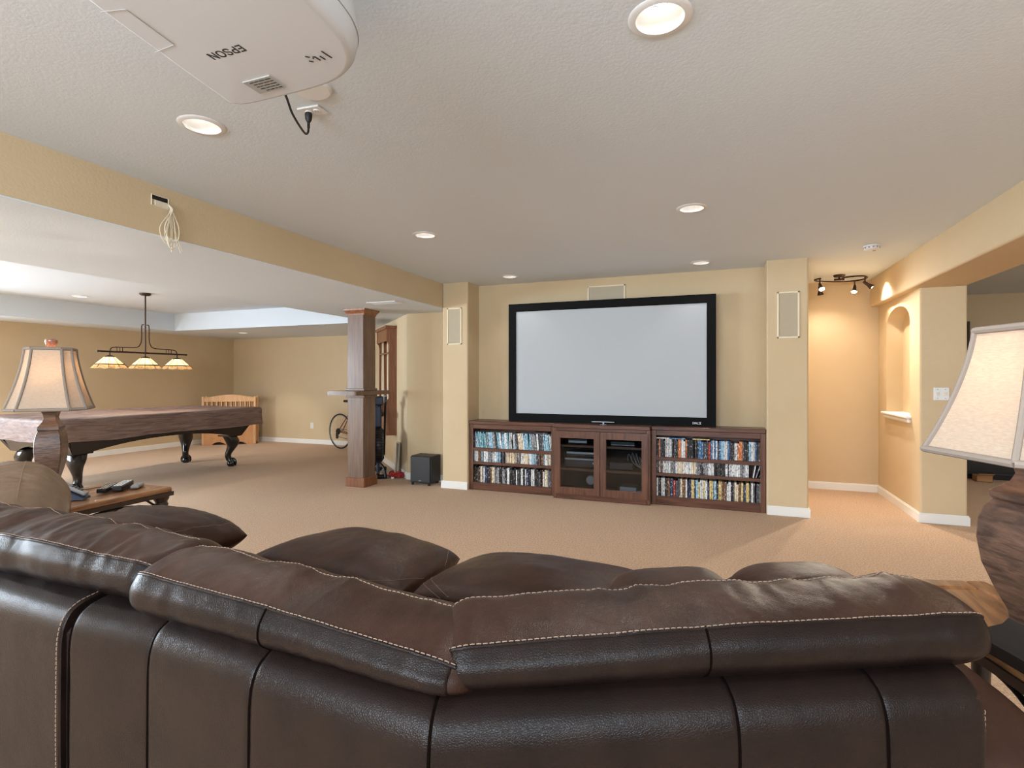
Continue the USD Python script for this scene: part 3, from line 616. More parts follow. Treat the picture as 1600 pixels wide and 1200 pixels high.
# ================================================================== SCREEN AND WALL SPEAKERS
sx0, sx1, sz0, sz1, sy = -2.346, -.020, .832, 2.225, 6.0
t = thing('projection_screen', 'large fixed projection screen in a wide black velvet frame', 'projection screen', ((sx0 + sx1) / 2, sy, sz0))
fw = .092
fo, fi = sg.box(sx0, sz0, sx1, sz1), sg.box(sx0 + fw, sz0 + fw - .006, sx1 - fw, sz1 - fw + .006)
for nm, poly in (('frame_rail', [(sx0, sz1), (sx1, sz1), (sx1 - fw, sz1 - fw), (sx0 + fw, sz1 - fw)]), ('frame_rail', [(sx0, sz0), (sx1, sz0), (sx1 - fw, sz0 + fw), (sx0 + fw, sz0 + fw)]), ('frame_stile', [(sx0, sz0), (sx0, sz1), (sx0 + fw, sz1 - fw), (sx0 + fw, sz0 + fw)]), ('frame_stile', [(sx1, sz0), (sx1, sz1), (sx1 - fw, sz1 - fw), (sx1 - fw, sz0 + fw)])):
    obj(nm, frame_map(extrude(sg.Polygon(poly).buffer(0), 0, .045), (0, sy, 0), (1, 0, 0), (0, 0, 1), (0, 1, 0)), 'screen_frame', t)
obj('screen_cloth', box(sx0 + fw - .01, sx1 - fw + .01, sy + .012, sy + .03, sz0 + fw - .01, sz1 - fw + .01), 'screen_cloth', t)
obj('maker_badge', frame_map(meshkit.text_mesh('DNLII', .022, .002, bold=True), (-.255, sy - .001, sz0 + .022), (1, 0, 0), (0, 0, 1), (0, -1, 0)), 'plastic_white', t, smooth=False)
t = thing('sensor_bar', 'thin silver sensor bar on a small stand below the screen', 'sensor bar', (-1.18, 5.86, TOPZ))
obj('bar', cbox(-1.305, -1.055, 5.85, 5.868, .855, .866, .003), 'silver', t)
obj('stand', cat(cbox(-1.21, -1.14, 5.84, 5.88, .831, .836), cbox(-1.185, -1.165, 5.855, 5.863, .835, .856)), 'silver', t)
def wall_speaker(x0, x1, z0, z1, y, label, f=.017):
    t = thing('wall_speaker', label, 'speaker', ((x0 + x1) / 2, y, z0))
    for a in ((x0, x1, z0, z0 + f), (x0, x1, z1 - f, z1)): obj('frame_rail', cbox(a[0], a[1], y - .010, y + .004, a[2], a[3], .003), 'cream_trim', t)
    for a in ((x0, x0 + f), (x1 - f, x1)): obj('frame_stile', cbox(a[0], a[1], y - .010, y + .004, z0, z1, .003), 'cream_trim', t)
    obj('grille', cbox(x0 + f, x1 - f, y - .005, y + .004, z0 + f, z1 - f, .002), 'grille', t)
wall_speaker(-3.087, -2.892, 1.748, 2.196, YP, 'tall in-wall speaker grille on the left pier')
wall_speaker(.538, .735, 1.730, 2.184, YP, 'tall in-wall speaker grille on the right pier')
wall_speaker(-1.42, -.985, 2.20, 2.41, YW, 'wide in-wall centre speaker grille above the screen')

# subwoofer
t = thing('subwoofer', 'black cube subwoofer standing on the carpet beside the left pier', 'subwoofer', (-3.50, 5.90, 0))
obj('cabinet', cbox(-3.63, -3.335, 5.885, 6.12, .03, .365, .006), 'sub_black', t)
obj('grille', rbox(-3.622, -3.343, 5.858, 5.886, .038, .357, .008), 'sub_black', t)
obj('badge', cbox(-3.50, -3.465, 5.855, 5.860, .055, .064, .001), 'silver', t)
for x in (-3.60, -3.365):
    for y in (5.88, 6.09): obj('foot', cyl(.016, 0, .035, (x, y), 16), 'plastic_black', t)

# outlets and switches
t = thing('wall_outlet', 'small white outlet low on the far games room wall', 'outlet', (-7.79, BW, .37))
obj('plate', cbox(-7.83, -7.75, BW - .006, BW, .31, .43, .002), 'plastic_white', t)
for z in (.345, .395): obj('socket', frame_map(lathe([(.001, .003), (.014, .003), (.016, 0)], 18), (-7.79, BW - .006, z), (1, 0, 0), (0, 0, 1), (0, -1, 0)), 'plastic_ivory', t)
t = thing('switch_plate', 'white two-gang switch plate on the niche wall end', 'light switch', (1.917, 6.03, 1.195))
obj('plate', cbox(1.858, 1.977, 6.023, 6.031, 1.137, 1.255, .003), 'plastic_white', t)
for x in (1.888, 1.946):
    r_ = obj('rocker', cbox(x - .010, x + .010, 6.017, 6.024, 1.18, 1.212, .002), 'plastic_ivory', t)
    for z in (1.155, 1.237): obj('screw', frame_map(lathe([(.001, .0015), (.004, .001), (.004, 0)], 10), (x, 6.023, z), (1, 0, 0), (0, 0, 1), (0, -1, 0)), 'plastic_grey', t)

# ================================================================== COLUMN WITH DRINK LEDGE
cx, cy = -4.18, 5.62
t = thing('wood_column', 'square wood-clad column with a drink ledge in the games room', 'column', (cx, cy, 0))
a = .115
for sx_, sy_ in ((0, -1), (1, 0), (0, 1), (-1, 0)):
    x_, y_ = (cx + sx_ * a, cy + sy_ * a)
    if sx_: pb = cbox(x_ - .010, x_ + .010, cy - a + .008, cy + a - .008, .02, ZB - .04, .003)
    else: pb = cbox(cx - a - .002, cx + a + .002, y_ - .010, y_ + .010, .02, ZB - .04, .003)
    obj('face_board', pb, 'oak_grey', t)
b = .14
obj('base', cat(cbox(cx - b, cx + b, cy - b, cy + b, 0, .115, .006)), 'oak_brown', t)
def sq(h, z): return [(cx - h, cy - h, z), (cx + h, cy - h, z), (cx + h, cy + h, z), (cx - h, cy + h, z)]
obj('crown', loft([sq(.125, ZB - .075), sq(.128, ZB - .06), sq(.135, ZB - .045), sq(.155, ZB - .02), sq(.158, ZB - .004), sq(.158, ZB)]), 'oak_brown', t, smooth=20)
for z0, z1 in ((1.10, 1.135), (1.185, 1.215)): obj('collar', cbox(cx - .138, cx + .138, cy - .138, cy + .138, z0, z1, .005), 'oak_grey', t)
obj('drink_ledge', cat(extrude(round_poly(sg.box(-4.45, 5.28, -4.005, 6.0), .03), 1.135, 1.185)), 'oak_grey', t)

# ================================================================== CUE RACK on the diagonal wall
wp = np.array([-4.333, 6.645, 0.0])
ex, ey, ez = np.array([dd[0], dd[1], 0]), np.array([dn[0], dn[1], 0]), np.array([0, 0, 1.0])
def W(m): return frame_map(m, wp, ex, ey, ez)      # x along the wall, y out into the room, z up
t = thing('cue_rack', 'brown oak cue rack with crown moulding on the diagonal wall', 'cue rack', tuple(wp + [0, 0, .52]))
Wd = .78
def rack_side(x):
    P = [(0, .52), (.15, .52), (.15, .80), (.15, 1.02), (.115, 1.05), (.11, 1.80), (.125, 1.86), (.15, 1.88), (.15, 2.06), (0, 2.06)]
    return frame_map(extrude(sg.Polygon(P), 0, .03), (x, 0, 0), (0, 1, 0), (0, 0, 1), (1, 0, 0))
for x in (0, Wd - .03): obj('side_panel', W(rack_side(x)), 'oak_brown', t)
obj('crown', W(cat(cbox(-.02, Wd + .02, 0, .175, 2.055, 2.10, .012))), 'oak_brown', t)
obj('header', W(cbox(.03, Wd - .03, .125, .145, 1.88, 2.055)), 'oak_brown', t)
obj('lower_panel', W(cbox(.03, Wd - .03, .125, .145, .54, .80)), 'oak_brown', t)
obj('bottom_board', W(cbox(.03, Wd - .03, .0, .145, .52, .545)), 'oak_brown', t)
obj('shelf', W(cbox(.03, Wd - .03, .0, .145, .98, 1.0)), 'oak_brown', t)
obj('divider', W(cbox(Wd / 2 - .1, Wd / 2 + .1, .0, .02, 1.0, 1.88)), 'oak_brown', t)
obj('cue_holder', W(cbox(.03, Wd - .03, .06, .12, 1.70, 1.72)), 'oak_brown', t)
cue = lambda x: cat(*[W(lathe([(.004, 1.0 + .95), (.0065, 1.0 + .93), (.009, 1.5), (.013, 1.15), (.014, 1.002)], 10, (x, .085, 0)))])
for k, x in enumerate((.12, .21, .57, .66)):
    solo('pool_cue', cue(x), 'wire_cream', ['pale pool cue at the right end of the rack', 'second pool cue from the right in the rack', 'third pool cue from the right in the rack', 'leftmost pool cue in the rack'][k], 'pool cue')
tt = thing('chalk_box', 'small blue box on the cue rack shelf', 'box', tuple(wp + ex * .3 + ey * .07 + [0, 0, 1.0]))
obj('carton', W(cbox(.26, .36, .04, .12, 1.0, 1.07, .003)), 'plastic_navy', tt)
obj('lid', W(cbox(.257, .363, .037, .123, 1.07, 1.085, .002)), 'silver', tt)

# ================================================================== BICYCLE behind the column
def bicycle():
    t = thing('bicycle', 'dark road bicycle leaning behind the column by the far wall', 'bicycle', (-6.72, 8.38, 0), -14)
    R = .335
    def wheel(x):
        tor = trimesh.creation.torus(R - .012, .012, 48, 10)
        rim = trimesh.creation.torus(R - .030, .008, 48, 8)
        up = lambda m: mv(rot(m, (1, 0, 0), 90), (x, 0, R))
        w = lobj('tyre', up(tor), 'tyre', t)
        lobj('rim', up(rim), 'silver', w)
        lobj('hub', mv(rot(cyl(.02, -.05, .05, (0, 0), 14), (1, 0, 0), 90), (x, 0, R)), 'silver', w)
        for k in range(16):
            q = 2 * PI * k / 16; lobj('spoke', tube([(x + .02 * math.cos(q + .6), .02 * (-1) ** k, R + .02 * math.sin(q + .6)), (x + (R - .03) * math.cos(q), 0, R + (R - .03) * math.sin(q))], .0012, 4), 'silver', w)
    wheel(0); wheel(1.0)
    bb, seat, head, head2 = (.43, 0, .28), (.30, 0, .82), (.86, 0, .86), (.89, 0, .74)
    fr = [(bb, (.31, 0, .74)), ((.31, 0, .74), head), (bb, head2), (head, head2), (head2, (1.0, 0, R))]
    lobj('frame', cat(*[tube([a, b], .016, 10) for a, b in fr], *[tube([(0, s * .05, R), (.31, s * .012, .72)], .008, 8) for s in (-1, 1)], *[tube([(0, s * .05, R), (.43, s * .02, .28)], .009, 8) for s in (-1, 1)]), 'bike_red', t)
    lobj('seat_post', tube([(.31, 0, .72), (.285, 0, .90)], .013, 10), 'silver', t)
    lobj('saddle', rbox(.15, .42, -.06, .06, .89, .935, .02), 'plastic_black', t)
    lobj('handlebar', tube(smooth_path([(.98, -.2, .80), (1.0, -.2, .90), (.93, -.19, .93), (.90, 0, .93), (.93, .19, .93), (1.0, .2, .90), (.98, .2, .80)], 40), .014, 8), 'plastic_black', t)
    lobj('chainring', mv(rot(ring_t(.09, .07), (1, 0, 0), 90), (.43, -.05, .28)), 'plastic_black', t)
    lobj('crank', cat(tube([(.43, -.07, .28), (.50, -.07, .13)], .009, 6), cbox(.46, .54, -.13, -.07, .12, .14)), 'plastic_black', t)
    lobj('derailleur', cat(cbox(-.03, .03, -.085, -.06, .20, .31, .008), lathe([(.001, -.02), (.05, -.015), (.06, 0), (.05, .015), (.001, .02)], 20, (0, 0, 0)).apply_transform(trimesh.transformations.translation_matrix((0, -.05, R)) @ trimesh.transformations.rotation_matrix(PI / 2, (1, 0, 0)))), 'plastic_black', t)
    lobj('chain', cat(tube([(0, -.05, R + .05), (.43, -.05, .37)], .004, 5), tube([(0, -.05, R - .10), (.43, -.05, .19)], .004, 5)), 'iron', t)
def ring_t(r1, r0): return ring_plate(disc(r1), disc(r0), -.003, .003)
bicycle()

# ================================================================== EXERCISE BIKE behind the column
t = thing('exercise_bike', 'black fan exercise bike half hidden behind the wood column', 'exercise bike', (-4.26, 6.08, 0), -55)
lobj('fan_housing', mv(rot(lathe([(.001, -.07), (.15, -.075), (.22, -.05), (.235, -.02), (.235, .02), (.22, .05), (.15, .075), (.001, .07)], 40), (1, 0, 0), 90), (.0, 0, .45)), 'plastic_black', t)
for k in range(36):
    q = 2 * PI * k / 36; lobj('cage_rib', tube([(.18 * math.cos(q), -.078, .45 + .18 * math.sin(q)), (.238 * math.cos(q), -.035, .45 + .238 * math.sin(q)), (.241 * math.cos(q), .035, .45 + .241 * math.sin(q)), (.18 * math.cos(q), .078, .45 + .18 * math.sin(q))], .004, 5), 'iron', t)
lobj('base_bar', cat(tube([(.05, -.12, .03), (.05, .12, .03)], .028, 12), tube([(-.6, -.12, .03), (-.6, .12, .03)], .028, 12), tube([(.05, 0, .05), (-.6, 0, .05)], .025, 10)), 'iron', t)
lobj('upright', cat(tube([(-.1, 0, .05), (-.1, 0, .95)], .025, 10), tube([(-.1, 0, .8), (-.02, 0, 1.0)], .022, 10), rbox(-.16, -.02, -.05, .05, .66, .98, .03)), 'plastic_navy', t)
lobj('console', rbox(-.10, .06, -.07, .07, .98, 1.10, .02), 'plastic_navy', t)
lobj('handlebar', cat(*[tube(smooth_path([(-.1, s * .08, .30), (-.06, s * .09, .70), (-.12, s * .10, .98), (-.24, s * .11, 1.02)], 20), .015, 8) for s in (-1, 1)]), 'iron', t)
lobj('seat', rbox(-.58, -.36, -.09, .09, .80, .87, .03), 'plastic_black', t)
lobj('seat_post', tube([(-.46, 0, .05), (-.47, 0, .82)], .022, 10), 'iron', t)
lobj('pedal', cat(tube([(-.25, -.12, .35), (-.18, -.12, .22)], .012, 8), cbox(-.24, -.12, -.2, -.12, .2, .23)), 'plastic_black', t)
lobj('front_leg', cat(tube(smooth_path([(.02, -.03, .2), (.10, -.08, .14), (.14, -.10, .03)], 14), .018, 8), tube(smooth_path([(.02, .03, .2), (.10, .08, .14), (.14, .10, .03)], 14), .018, 8)), 'iron', t)

# cord heap, charger, panel
t = thing('red_cord_heap', 'tangled red extension cord heaped on the carpet by the diagonal wall', 'cord', (-4.06, 6.26, 0))
rr = random.Random(9); P = []
for k in range(70):
    q = k * .9 + rr.uniform(-.3, .3); rad = .05 + .09 * rr.random()
    P.append((-4.06 + rad * math.cos(q), 6.22 + rad * .7 * math.sin(q), .012 + .11 * rr.random() * (1 - rad / .2)))
obj('cable', tube(smooth_path(P, 420), .0065, 6), 'cord_red', t)
obj('plug', cat(rbox(-4.06, -4.02, 6.08, 6.11, .002, .03, .008)), 'plastic_white', t)
t = thing('power_adapter', 'white power adapter lying on the carpet beside the red cord', 'adapter', (-4.20, 6.20, 0))
obj('brick', rot(rbox(-4.26, -4.16, 6.18, 6.225, .0, .04, .01), (0, 1, 0), -25, (-4.16, 6.2, 0)), 'plastic_white', t)
obj('lead', tube(smooth_path([(-4.25, 6.2, .06), (-4.30, 6.24, .09), (-4.36, 6.30, .02), (-4.42, 6.36, .008)], 24), .005, 6), 'plastic_white', t)
t = thing('cable_coil', 'small black cable coil on the carpet between adapter and red cord', 'cable', (-4.15, 6.22, 0))
obj('coil', cat(*[mv(rot(trimesh.creation.torus(.035 - .004 * k, .007, 24, 8), (1, 0, 0), 70 + 12 * k), (-4.15, 6.24 + .006 * k, .042)) for k in range(4)]), 'cord_black', t)
def ring_t3(x0, x1, y0, y1, z0, z1, w=.02):
    return frame_map(ring_plate(sg.box(x0, z0, x1, z1), sg.box(x0 + w, z0 + w, x1 - w, z1 - w), y0, y1), (0, 0, 0), (1, 0, 0), (0, 0, 1), (0, 1, 0))
def WL(m): return frame_map(m, np.array([-3.85, 6.16, 0]), ex, ey, ez)
t = thing('leaning_panel', 'grey taupe panel leaning against the diagonal wall behind the red cord', 'panel', (-4.1, 6.36, 0))
obj('board', WL(rot(cbox(.30, .50, .05, .065, 0.002, .45, .003), (1, 0, 0), 3, (0, .05, 0))), 'panel_grey', t)
obj('edge_trim', WL(rot(ring_t3(.295, .505, .066, .072, 0.002, .455), (1, 0, 0), 3, (0, .05, 0))), 'plastic_ivory', t)

# ================================================================== POOL TABLE
px0, px1, py0, py1 = -8.20, -6.64, 3.66, 6.45
pcx, pcy = (px0 + px1) / 2, (py0 + py1) / 2
t = thing('pool_table', 'black claw-foot pool table standing in the games room', 'pool table', (pcx, pcy, 0))
LX, LY, LZ = .465, 1.04, .475
def pool_leg(x, y, sx_, sy_):
    # cabriole leg ending in a ball held by claws; bows outward diagonally
    zs = np.array([LZ, .44, .38, .32, .25, .18, .12, .085]); off = np.array([0, .012, .03, .03, .01, -.012, -.004, .01]); rad = np.array([.085, .088, .085, .07, .055, .045, .045, .05])
    P = [(x + sx_ * o * 1.0, y + sy_ * o * 1.0, z) for o, z in zip(off, zs)]
    q = smooth_path(np.column_stack([P, rad]), 26)
    S = []
    for r in q:
        aa = np.linspace(0, 2 * PI, 24, endpoint=False); k = (np.abs(np.cos(aa)) ** 4 + np.abs(np.sin(aa)) ** 4) ** (-1 / 4)
        k = 1 + (k - 1) * np.clip((r[2] - .2) / .25, 0, .8)
        S.append(np.column_stack([r[0] + r[3] * k * np.cos(aa), r[1] + r[3] * k * np.sin(aa), np.full(24, r[2])]))
    lg = obj('leg', loft(S), 'black_lacquer', t)
    fx, fy = x + sx_ * .018, y + sy_ * .018
    obj('ball_foot', lathe([(.001, 0), (.04, .004), (.058, .03), (.06, .055), (.045, .085), (.001, .1)], 24, (fx, fy, 0)), 'black_lacquer', lg)
    for k in range(4):
        q_ = math.atan2(sy_, sx_) + (k - 1.5) * .75
        d = np.array([math.cos(q_), math.sin(q_)])
        obj('claw', tube(smooth_path([(fx + d[0] * .03, fy + d[1] * .03, .115), (fx + d[0] * .06, fy + d[1] * .06, .085), (fx + d[0] * .07, fy + d[1] * .07, .05), (fx + d[0] * .062, fy + d[1] * .062, .012)], 14), np.linspace(.019, .010, 14), 8), 'black_lacquer', lg)
    obj('leg_plate', extrude(round_poly(sg.box(x - .115, y - .115, x + .115, y + .115), .02), LZ - .012, LZ + .008), 'black_lacquer', lg)
for sx_ in (-1, 1):
    for sy_ in (-1, 1): pool_leg(pcx + sx_ * LX, pcy + sy_ * LY, sx_, sy_)
# cabinet: flared sides with arched lower edges
def apron(L, z0, zmid):
    n = 24; u = np.linspace(-L, L, n)
    e = L - .14
    low = np.where(np.abs(u) > e, z0, zmid - (zmid - z0) * (np.abs(u) / e) ** 2.2)
    return sg.Polygon(list(zip(u, low)) + [(L + .17, .80), (-L - .17, .80)])
for sx_ in (-1, 1):
    m = extrude(apron(LY + .12, LZ, .60), -.02, .02)
    m = rot(m, (1, 0, 0), 90); m = rot(m, (0, 0, 1), 90)
    m = rot(m, (0, 1, 0), sx_ * 24, (0, 0, LZ)); obj('side_apron', mv(m, (pcx + sx_ * (LX + .10), pcy, 0)), 'black_lacquer', t)
for sy_ in (-1, 1):
    m = extrude(apron(LX + .12, LZ, .56), -.02, .02); m = rot(m, (1, 0, 0), 90)
    m = rot(m, (1, 0, 0), -sy_ * 24, (0, 0, LZ)); obj('end_apron', mv(m, (pcx, pcy + sy_ * (LY + .10), 0)), 'black_lacquer', t)
obj('slate_bed', cbox(px0 + .06, px1 - .06, py0 + .06, py1 - .06, .74, .84, .01), 'black_lacquer', t)
# cover draped over it
def rrect(h, k, z, wob, seed, n=160, r=.06):
    base = sg.box(px0 - h, py0 - h, px1 + h, py1 + h).buffer(-r).buffer(r, quad_segs=8).exterior
    d = np.linspace(0, base.length, n, endpoint=False); P = np.array([base.interpolate(q).coords[0] for q in d])
    w = (meshkit.fbm(np.column_stack([d * 2.2, np.full(n, z * 1.5), np.full(n, seed)]), 3, 4) - .5) * wob
    c = P - [pcx, pcy]; c /= np.linalg.norm(c, axis=1, keepdims=True)
    zz = z + (meshkit.fbm(np.column_stack([d * 1.6, np.full(n, 3.0), np.full(n, 1.0)]), 3, 9) - .5) * wob * 1.3
    # the corners hang a little lower
    return np.column_stack([P + c * w[:, None], zz])
S = [rrect(.005, 0, .635, .05, 1), rrect(.004, 0, .70, .04, 1), rrect(.002, 0, .78, .025, 1), rrect(.003, 0, .855, .022, 1), rrect(-.004, 0, .882, .02, 1), rrect(-.03, 0, .895, .022, 1), rrect(-.12, 0, .898, .012, 1), rrect(-.22, 0, .872, .012, 1), rrect(-.5, 0, .862, .01, 1), rrect(-.72, 0, .865, .01, 1)]
cv = loft(S, caps=False)
n_ = 160; V = np.vstack([cv.vertices, [[pcx, pcy, .865]]]); k0 = (len(S) - 1) * n_
F = np.vstack([cv.faces, [[k0 + j, k0 + (j + 1) % n_, len(V) - 1] for j in range(n_)]])
cv = trimesh.Trimesh(V, F, process=False)
tc = tag(obj('pool_table_cover', cv, 'pool_cover', smooth=50), 'brown distressed leatherette cover draped over the pool table', 'table cover')

# ================================================================== CRIB along the left wall
t = thing('crib', 'pale pine crib with slatted sides standing across the games room corner', 'crib', (-9.23, 8.08, 0), 35)
cw, cd = .50, .26          # half width, depth (local x along the front, +y into the corner)
def camel(x0, x1, z0, z1, rise, n=20):
    u = np.linspace(0, 1, n); top = z1 + rise * np.sin(PI * u) ** 1.5
    return sg.Polygon([(x0, z0), (x1, z0)] + [(x0 + (x1 - x0) * q, z) for q, z in zip(u[::-1], top[::-1])])
for x in (-cw, cw - .045):
    for y in (0, cd - .045): lobj('corner_post', cbox(x, x + .045, y, y + .045, 0, .975, .006), 'pine', t)
for y in (.01, cd - .035):
    lobj('top_rail', frame_map(extrude(camel(-cw + .045, cw - .045, .87, .955, .055), 0, .025), (0, y, 0), (1, 0, 0), (0, 0, 1), (0, 1, 0)), 'pine', t, smooth=False)
    lobj('lower_rail', cbox(-cw + .045, cw - .045, y, y + .025, .42, .47, .004), 'pine', t)
    for k in range(10): lobj('slat', cbox(-cw + .085 + .087 * k, -cw + .11 + .087 * k, y + .006, y + .020, .46, .88, .003), 'pine', t)
for x in (-cw + .01, cw - .035):
    lobj('end_rail', cbox(x, x + .025, .045, cd - .045, .87, .95, .004), 'pine', t)
    for k in range(2): lobj('slat', cbox(x + .006, x + .02, .08 + .07 * k, .105 + .07 * k, .42, .88, .003), 'pine', t)
    lobj('end_panel', cbox(x, x + .022, .045, cd - .045, .04, .42, .003), 'pine_panel', t)
arch = sg.box(-cw + .045, .0, cw - .045, .42)
for c_ in (-.19, .20): arch = arch.difference(sg.Point(c_, -.12).buffer(.175))
lobj('front_panel', frame_map(extrude(arch, 0, .02), (0, .012, 0), (1, 0, 0), (0, 0, 1), (0, 1, 0)), 'pine_panel', t, smooth=False)
lobj('mattress_base', cbox(-cw + .045, cw - .045, .04, cd - .04, .38, .41), 'pine_panel', t)
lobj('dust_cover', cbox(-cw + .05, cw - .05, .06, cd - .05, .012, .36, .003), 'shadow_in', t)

# ================================================================== FAR RIGHT ROOM
t = thing('media_console', 'low black console against the far wall of the right-hand room', 'console table', (3.9, 9.0, 0))
obj('body', cbox(3.02, 4.9, 8.85, 9.22, .06, .46, .006), 'electronics', t)
obj('top', cbox(2.99, 4.93, 8.82, 9.235, .46, .49, .006), 'plastic_black', t)
for k in range(3): 
    d = obj('drawer', cbox(3.05 + .62 * k, 3.63 + .62 * k, 8.835, 8.852, .10, .43, .004), 'plastic_black', t); obj('handle', tube([(3.27 + .62 * k, 8.825, .33), (3.41 + .62 * k, 8.825, .33)], .006, 8), 'silver', d)
obj('plinth', cbox(3.04, 4.88, 8.90, 9.2, 0, .06), 'plastic_black', t)
t = thing('cardboard_box', 'small open cardboard box on the floor before the black console', 'box', (3.22, 8.72, 0))
obj('carton', cat(cbox(3.13, 3.30, 8.66, 8.665, 0, .08, .001), cbox(3.13, 3.30, 8.795, 8.80, 0, .08, .001), cbox(3.13, 3.135, 8.66, 8.80, 0, .08, .001), cbox(3.295, 3.30, 8.66, 8.80, 0, .08, .001), cbox(3.13, 3.30, 8.66, 8.80, 0, .006, .001)), 'cardboard', t)
obj('flap', rot(cbox(3.13, 3.30, 8.60, 8.66, .078, .082, .001), (1, 0, 0), -30, (3.2, 8.66, .08)), 'cardboard', t)
t = thing('wall_picture', 'tall narrow dark picture on the far right-hand wall', 'picture', (3.13, 9.25, 1.2))
for a in ((3.02, 3.05, 1.25, 2.13), (3.23, 3.26, 1.25, 2.13)): obj('frame_stile', cbox(a[0], a[1], 9.22, 9.25, a[2], a[3], .004), 'art_dark', t)
for a in (1.25, 2.10): obj('frame_rail', cbox(3.05, 3.23, 9.22, 9.25, a, a + .03, .004), 'art_dark', t)
obj('print', cbox(3.045, 3.235, 9.235, 9.248, 1.27, 2.11, .001), 'cherry', t)

# ================================================================== TABLE LAMPS
def sq_cut(h, c, z, R=0.0):
    """square of half-width h with corners cut by c"""
    return [(h, -h + c, z), (h, h - c, z), (h - c, h, z), (-h + c, h, z), (-h, h - c, z), (-h, -h + c, z), (-h + c, -h, z), (h - c, -h, z)]
def table_lamp(loc, rz, label, ztop, zbot, hb, fx, fy):
    t = thing('table_lamp', label, 'table lamp', loc, rz)
    z0 = loc[2]; zs0, zs1 = zbot - z0, ztop - z0
    # shade: eight bell-curved cloth panels with trims
    u = np.linspace(0, 1, 14); hs = hb * .575 + (hb - hb * .575) * (u ** 1.75 * .72 + u * .28); cs = hs * .36; zz = zs1 + (zs0 - zs1) * u
    ring = np.array([sq_cut(h, c, z) for h, c, z in zip(hs, cs, zz)])      # (14,8,3)
    shade = None
    for k in range(8):
        a, b_ = ring[:, k], ring[:, (k + 1) % 8]
        nrm = (a + b_) / 2; nrm = nrm * [1, 1, 0]; nrm /= np.linalg.norm(nrm, axis=1, keepdims=True)
        w = np.linspace(0, 1, 6)
        outer = np.array([a * (1 - q) + b_ * q for q in w]).transpose(1, 0, 2); inner = (outer - nrm[:, None, :] * .0025)[:, ::-1]
        lobj('shade_panel', loft(np.concatenate([outer, inner], 1)), 'shade_cloth', t, smooth=40)
    for k in range(8):
        lobj('shade_rib', tube(ring[:, k] * [1.004, 1.004, 1], .0075, 8), 'shade_trim', t)
    for i, nm in ((0, 'top_trim'), (-1, 'bottom_trim')):
        c = np.vstack([ring[i], ring[i][:1]]) * [1.004, 1.004, 1]
        lobj(nm, cat(*[tube([c[k], c[k + 1]], .0095, 8) for k in range(8)]), 'shade_trim', t)
    lobj('spider', cat(tube([(-hb * .56, 0, zs1 - .01), (hb * .56, 0, zs1 - .01)], .003, 6), tube([(0, -hb * .56, zs1 - .01), (0, hb * .56, zs1 - .01)], .003, 6)), 'bronze', t)
    lobj('finial', lathe([(.001, zs1 - .01), (.016, zs1 - .005), (.013, zs1 + .004), (.024, zs1 + .02), (.031, zs1 + .042), (.03, zs1 + .055), (.02, zs1 + .062), (.001, zs1 + .064)], 28), 'finial', t)
    # turned square body
    B = zs0 + .01
    P = [(.116, .0), (.116, .03), (.108, .036), (.098, .05), (.070, .075), (.060, .095), (.062, .115), (.082, .16), (.103, .22), (.111, .28), (.108, .33), (.098, .365), (.085, .385), (.091, .392), (.091, .405), (.078, .415), (.058, .435), (.050, .455), (.056, .478), (.064, .488), (.064, .496), (.05, .503), (.02, .515)]
    sc = B / .515
    def sec(h, z):
        c = h * .06; return [(x * fx, y * fy, q) for x, y, q in sq_cut(h, c, z)]
    pts = np.array(P)
    zsplit = .095
    dn_ = [sec(h, z * sc) for h, z in P if z <= zsplit]; up_ = [sec(h, z * sc) for h, z in P if z >= zsplit]
    lobj('body', loft(up_), 'lamp_wood', t, smooth=28)
    lobj('foot', loft(dn_), 'lamp_black', t, smooth=28)
    lobj('socket', cat(cyl(.012, B - .01, zs0 + .07, (0, 0), 12), cyl(.02, zs0 + .06, zs0 + .12, (0, 0), 16)), 'bronze', t)
    lobj('bulb', lathe([(.001, zs0 + .115), (.014, zs0 + .12), (.022, zs0 + .15), (.03, zs0 + .18), (.022, zs0 + .208), (.001, zs0 + .215)], 20), 'bulb_lit', t)
    spot(str(t.GetPath()) + '/glow', (0, 0, zs0 + .20), LAMP_POW, WARM, .04)
    return t
table_lamp((.77, 1.72, .614), 20, 'carved wood table lamp with bell shade on the right end table', 1.462, 1.146, .21, .72, 1.17)
table_lamp((-3.74, 2.02, .614), -40, 'carved wood table lamp with bell shade on the left end table', 1.513, 1.157, .185, .85, .58)

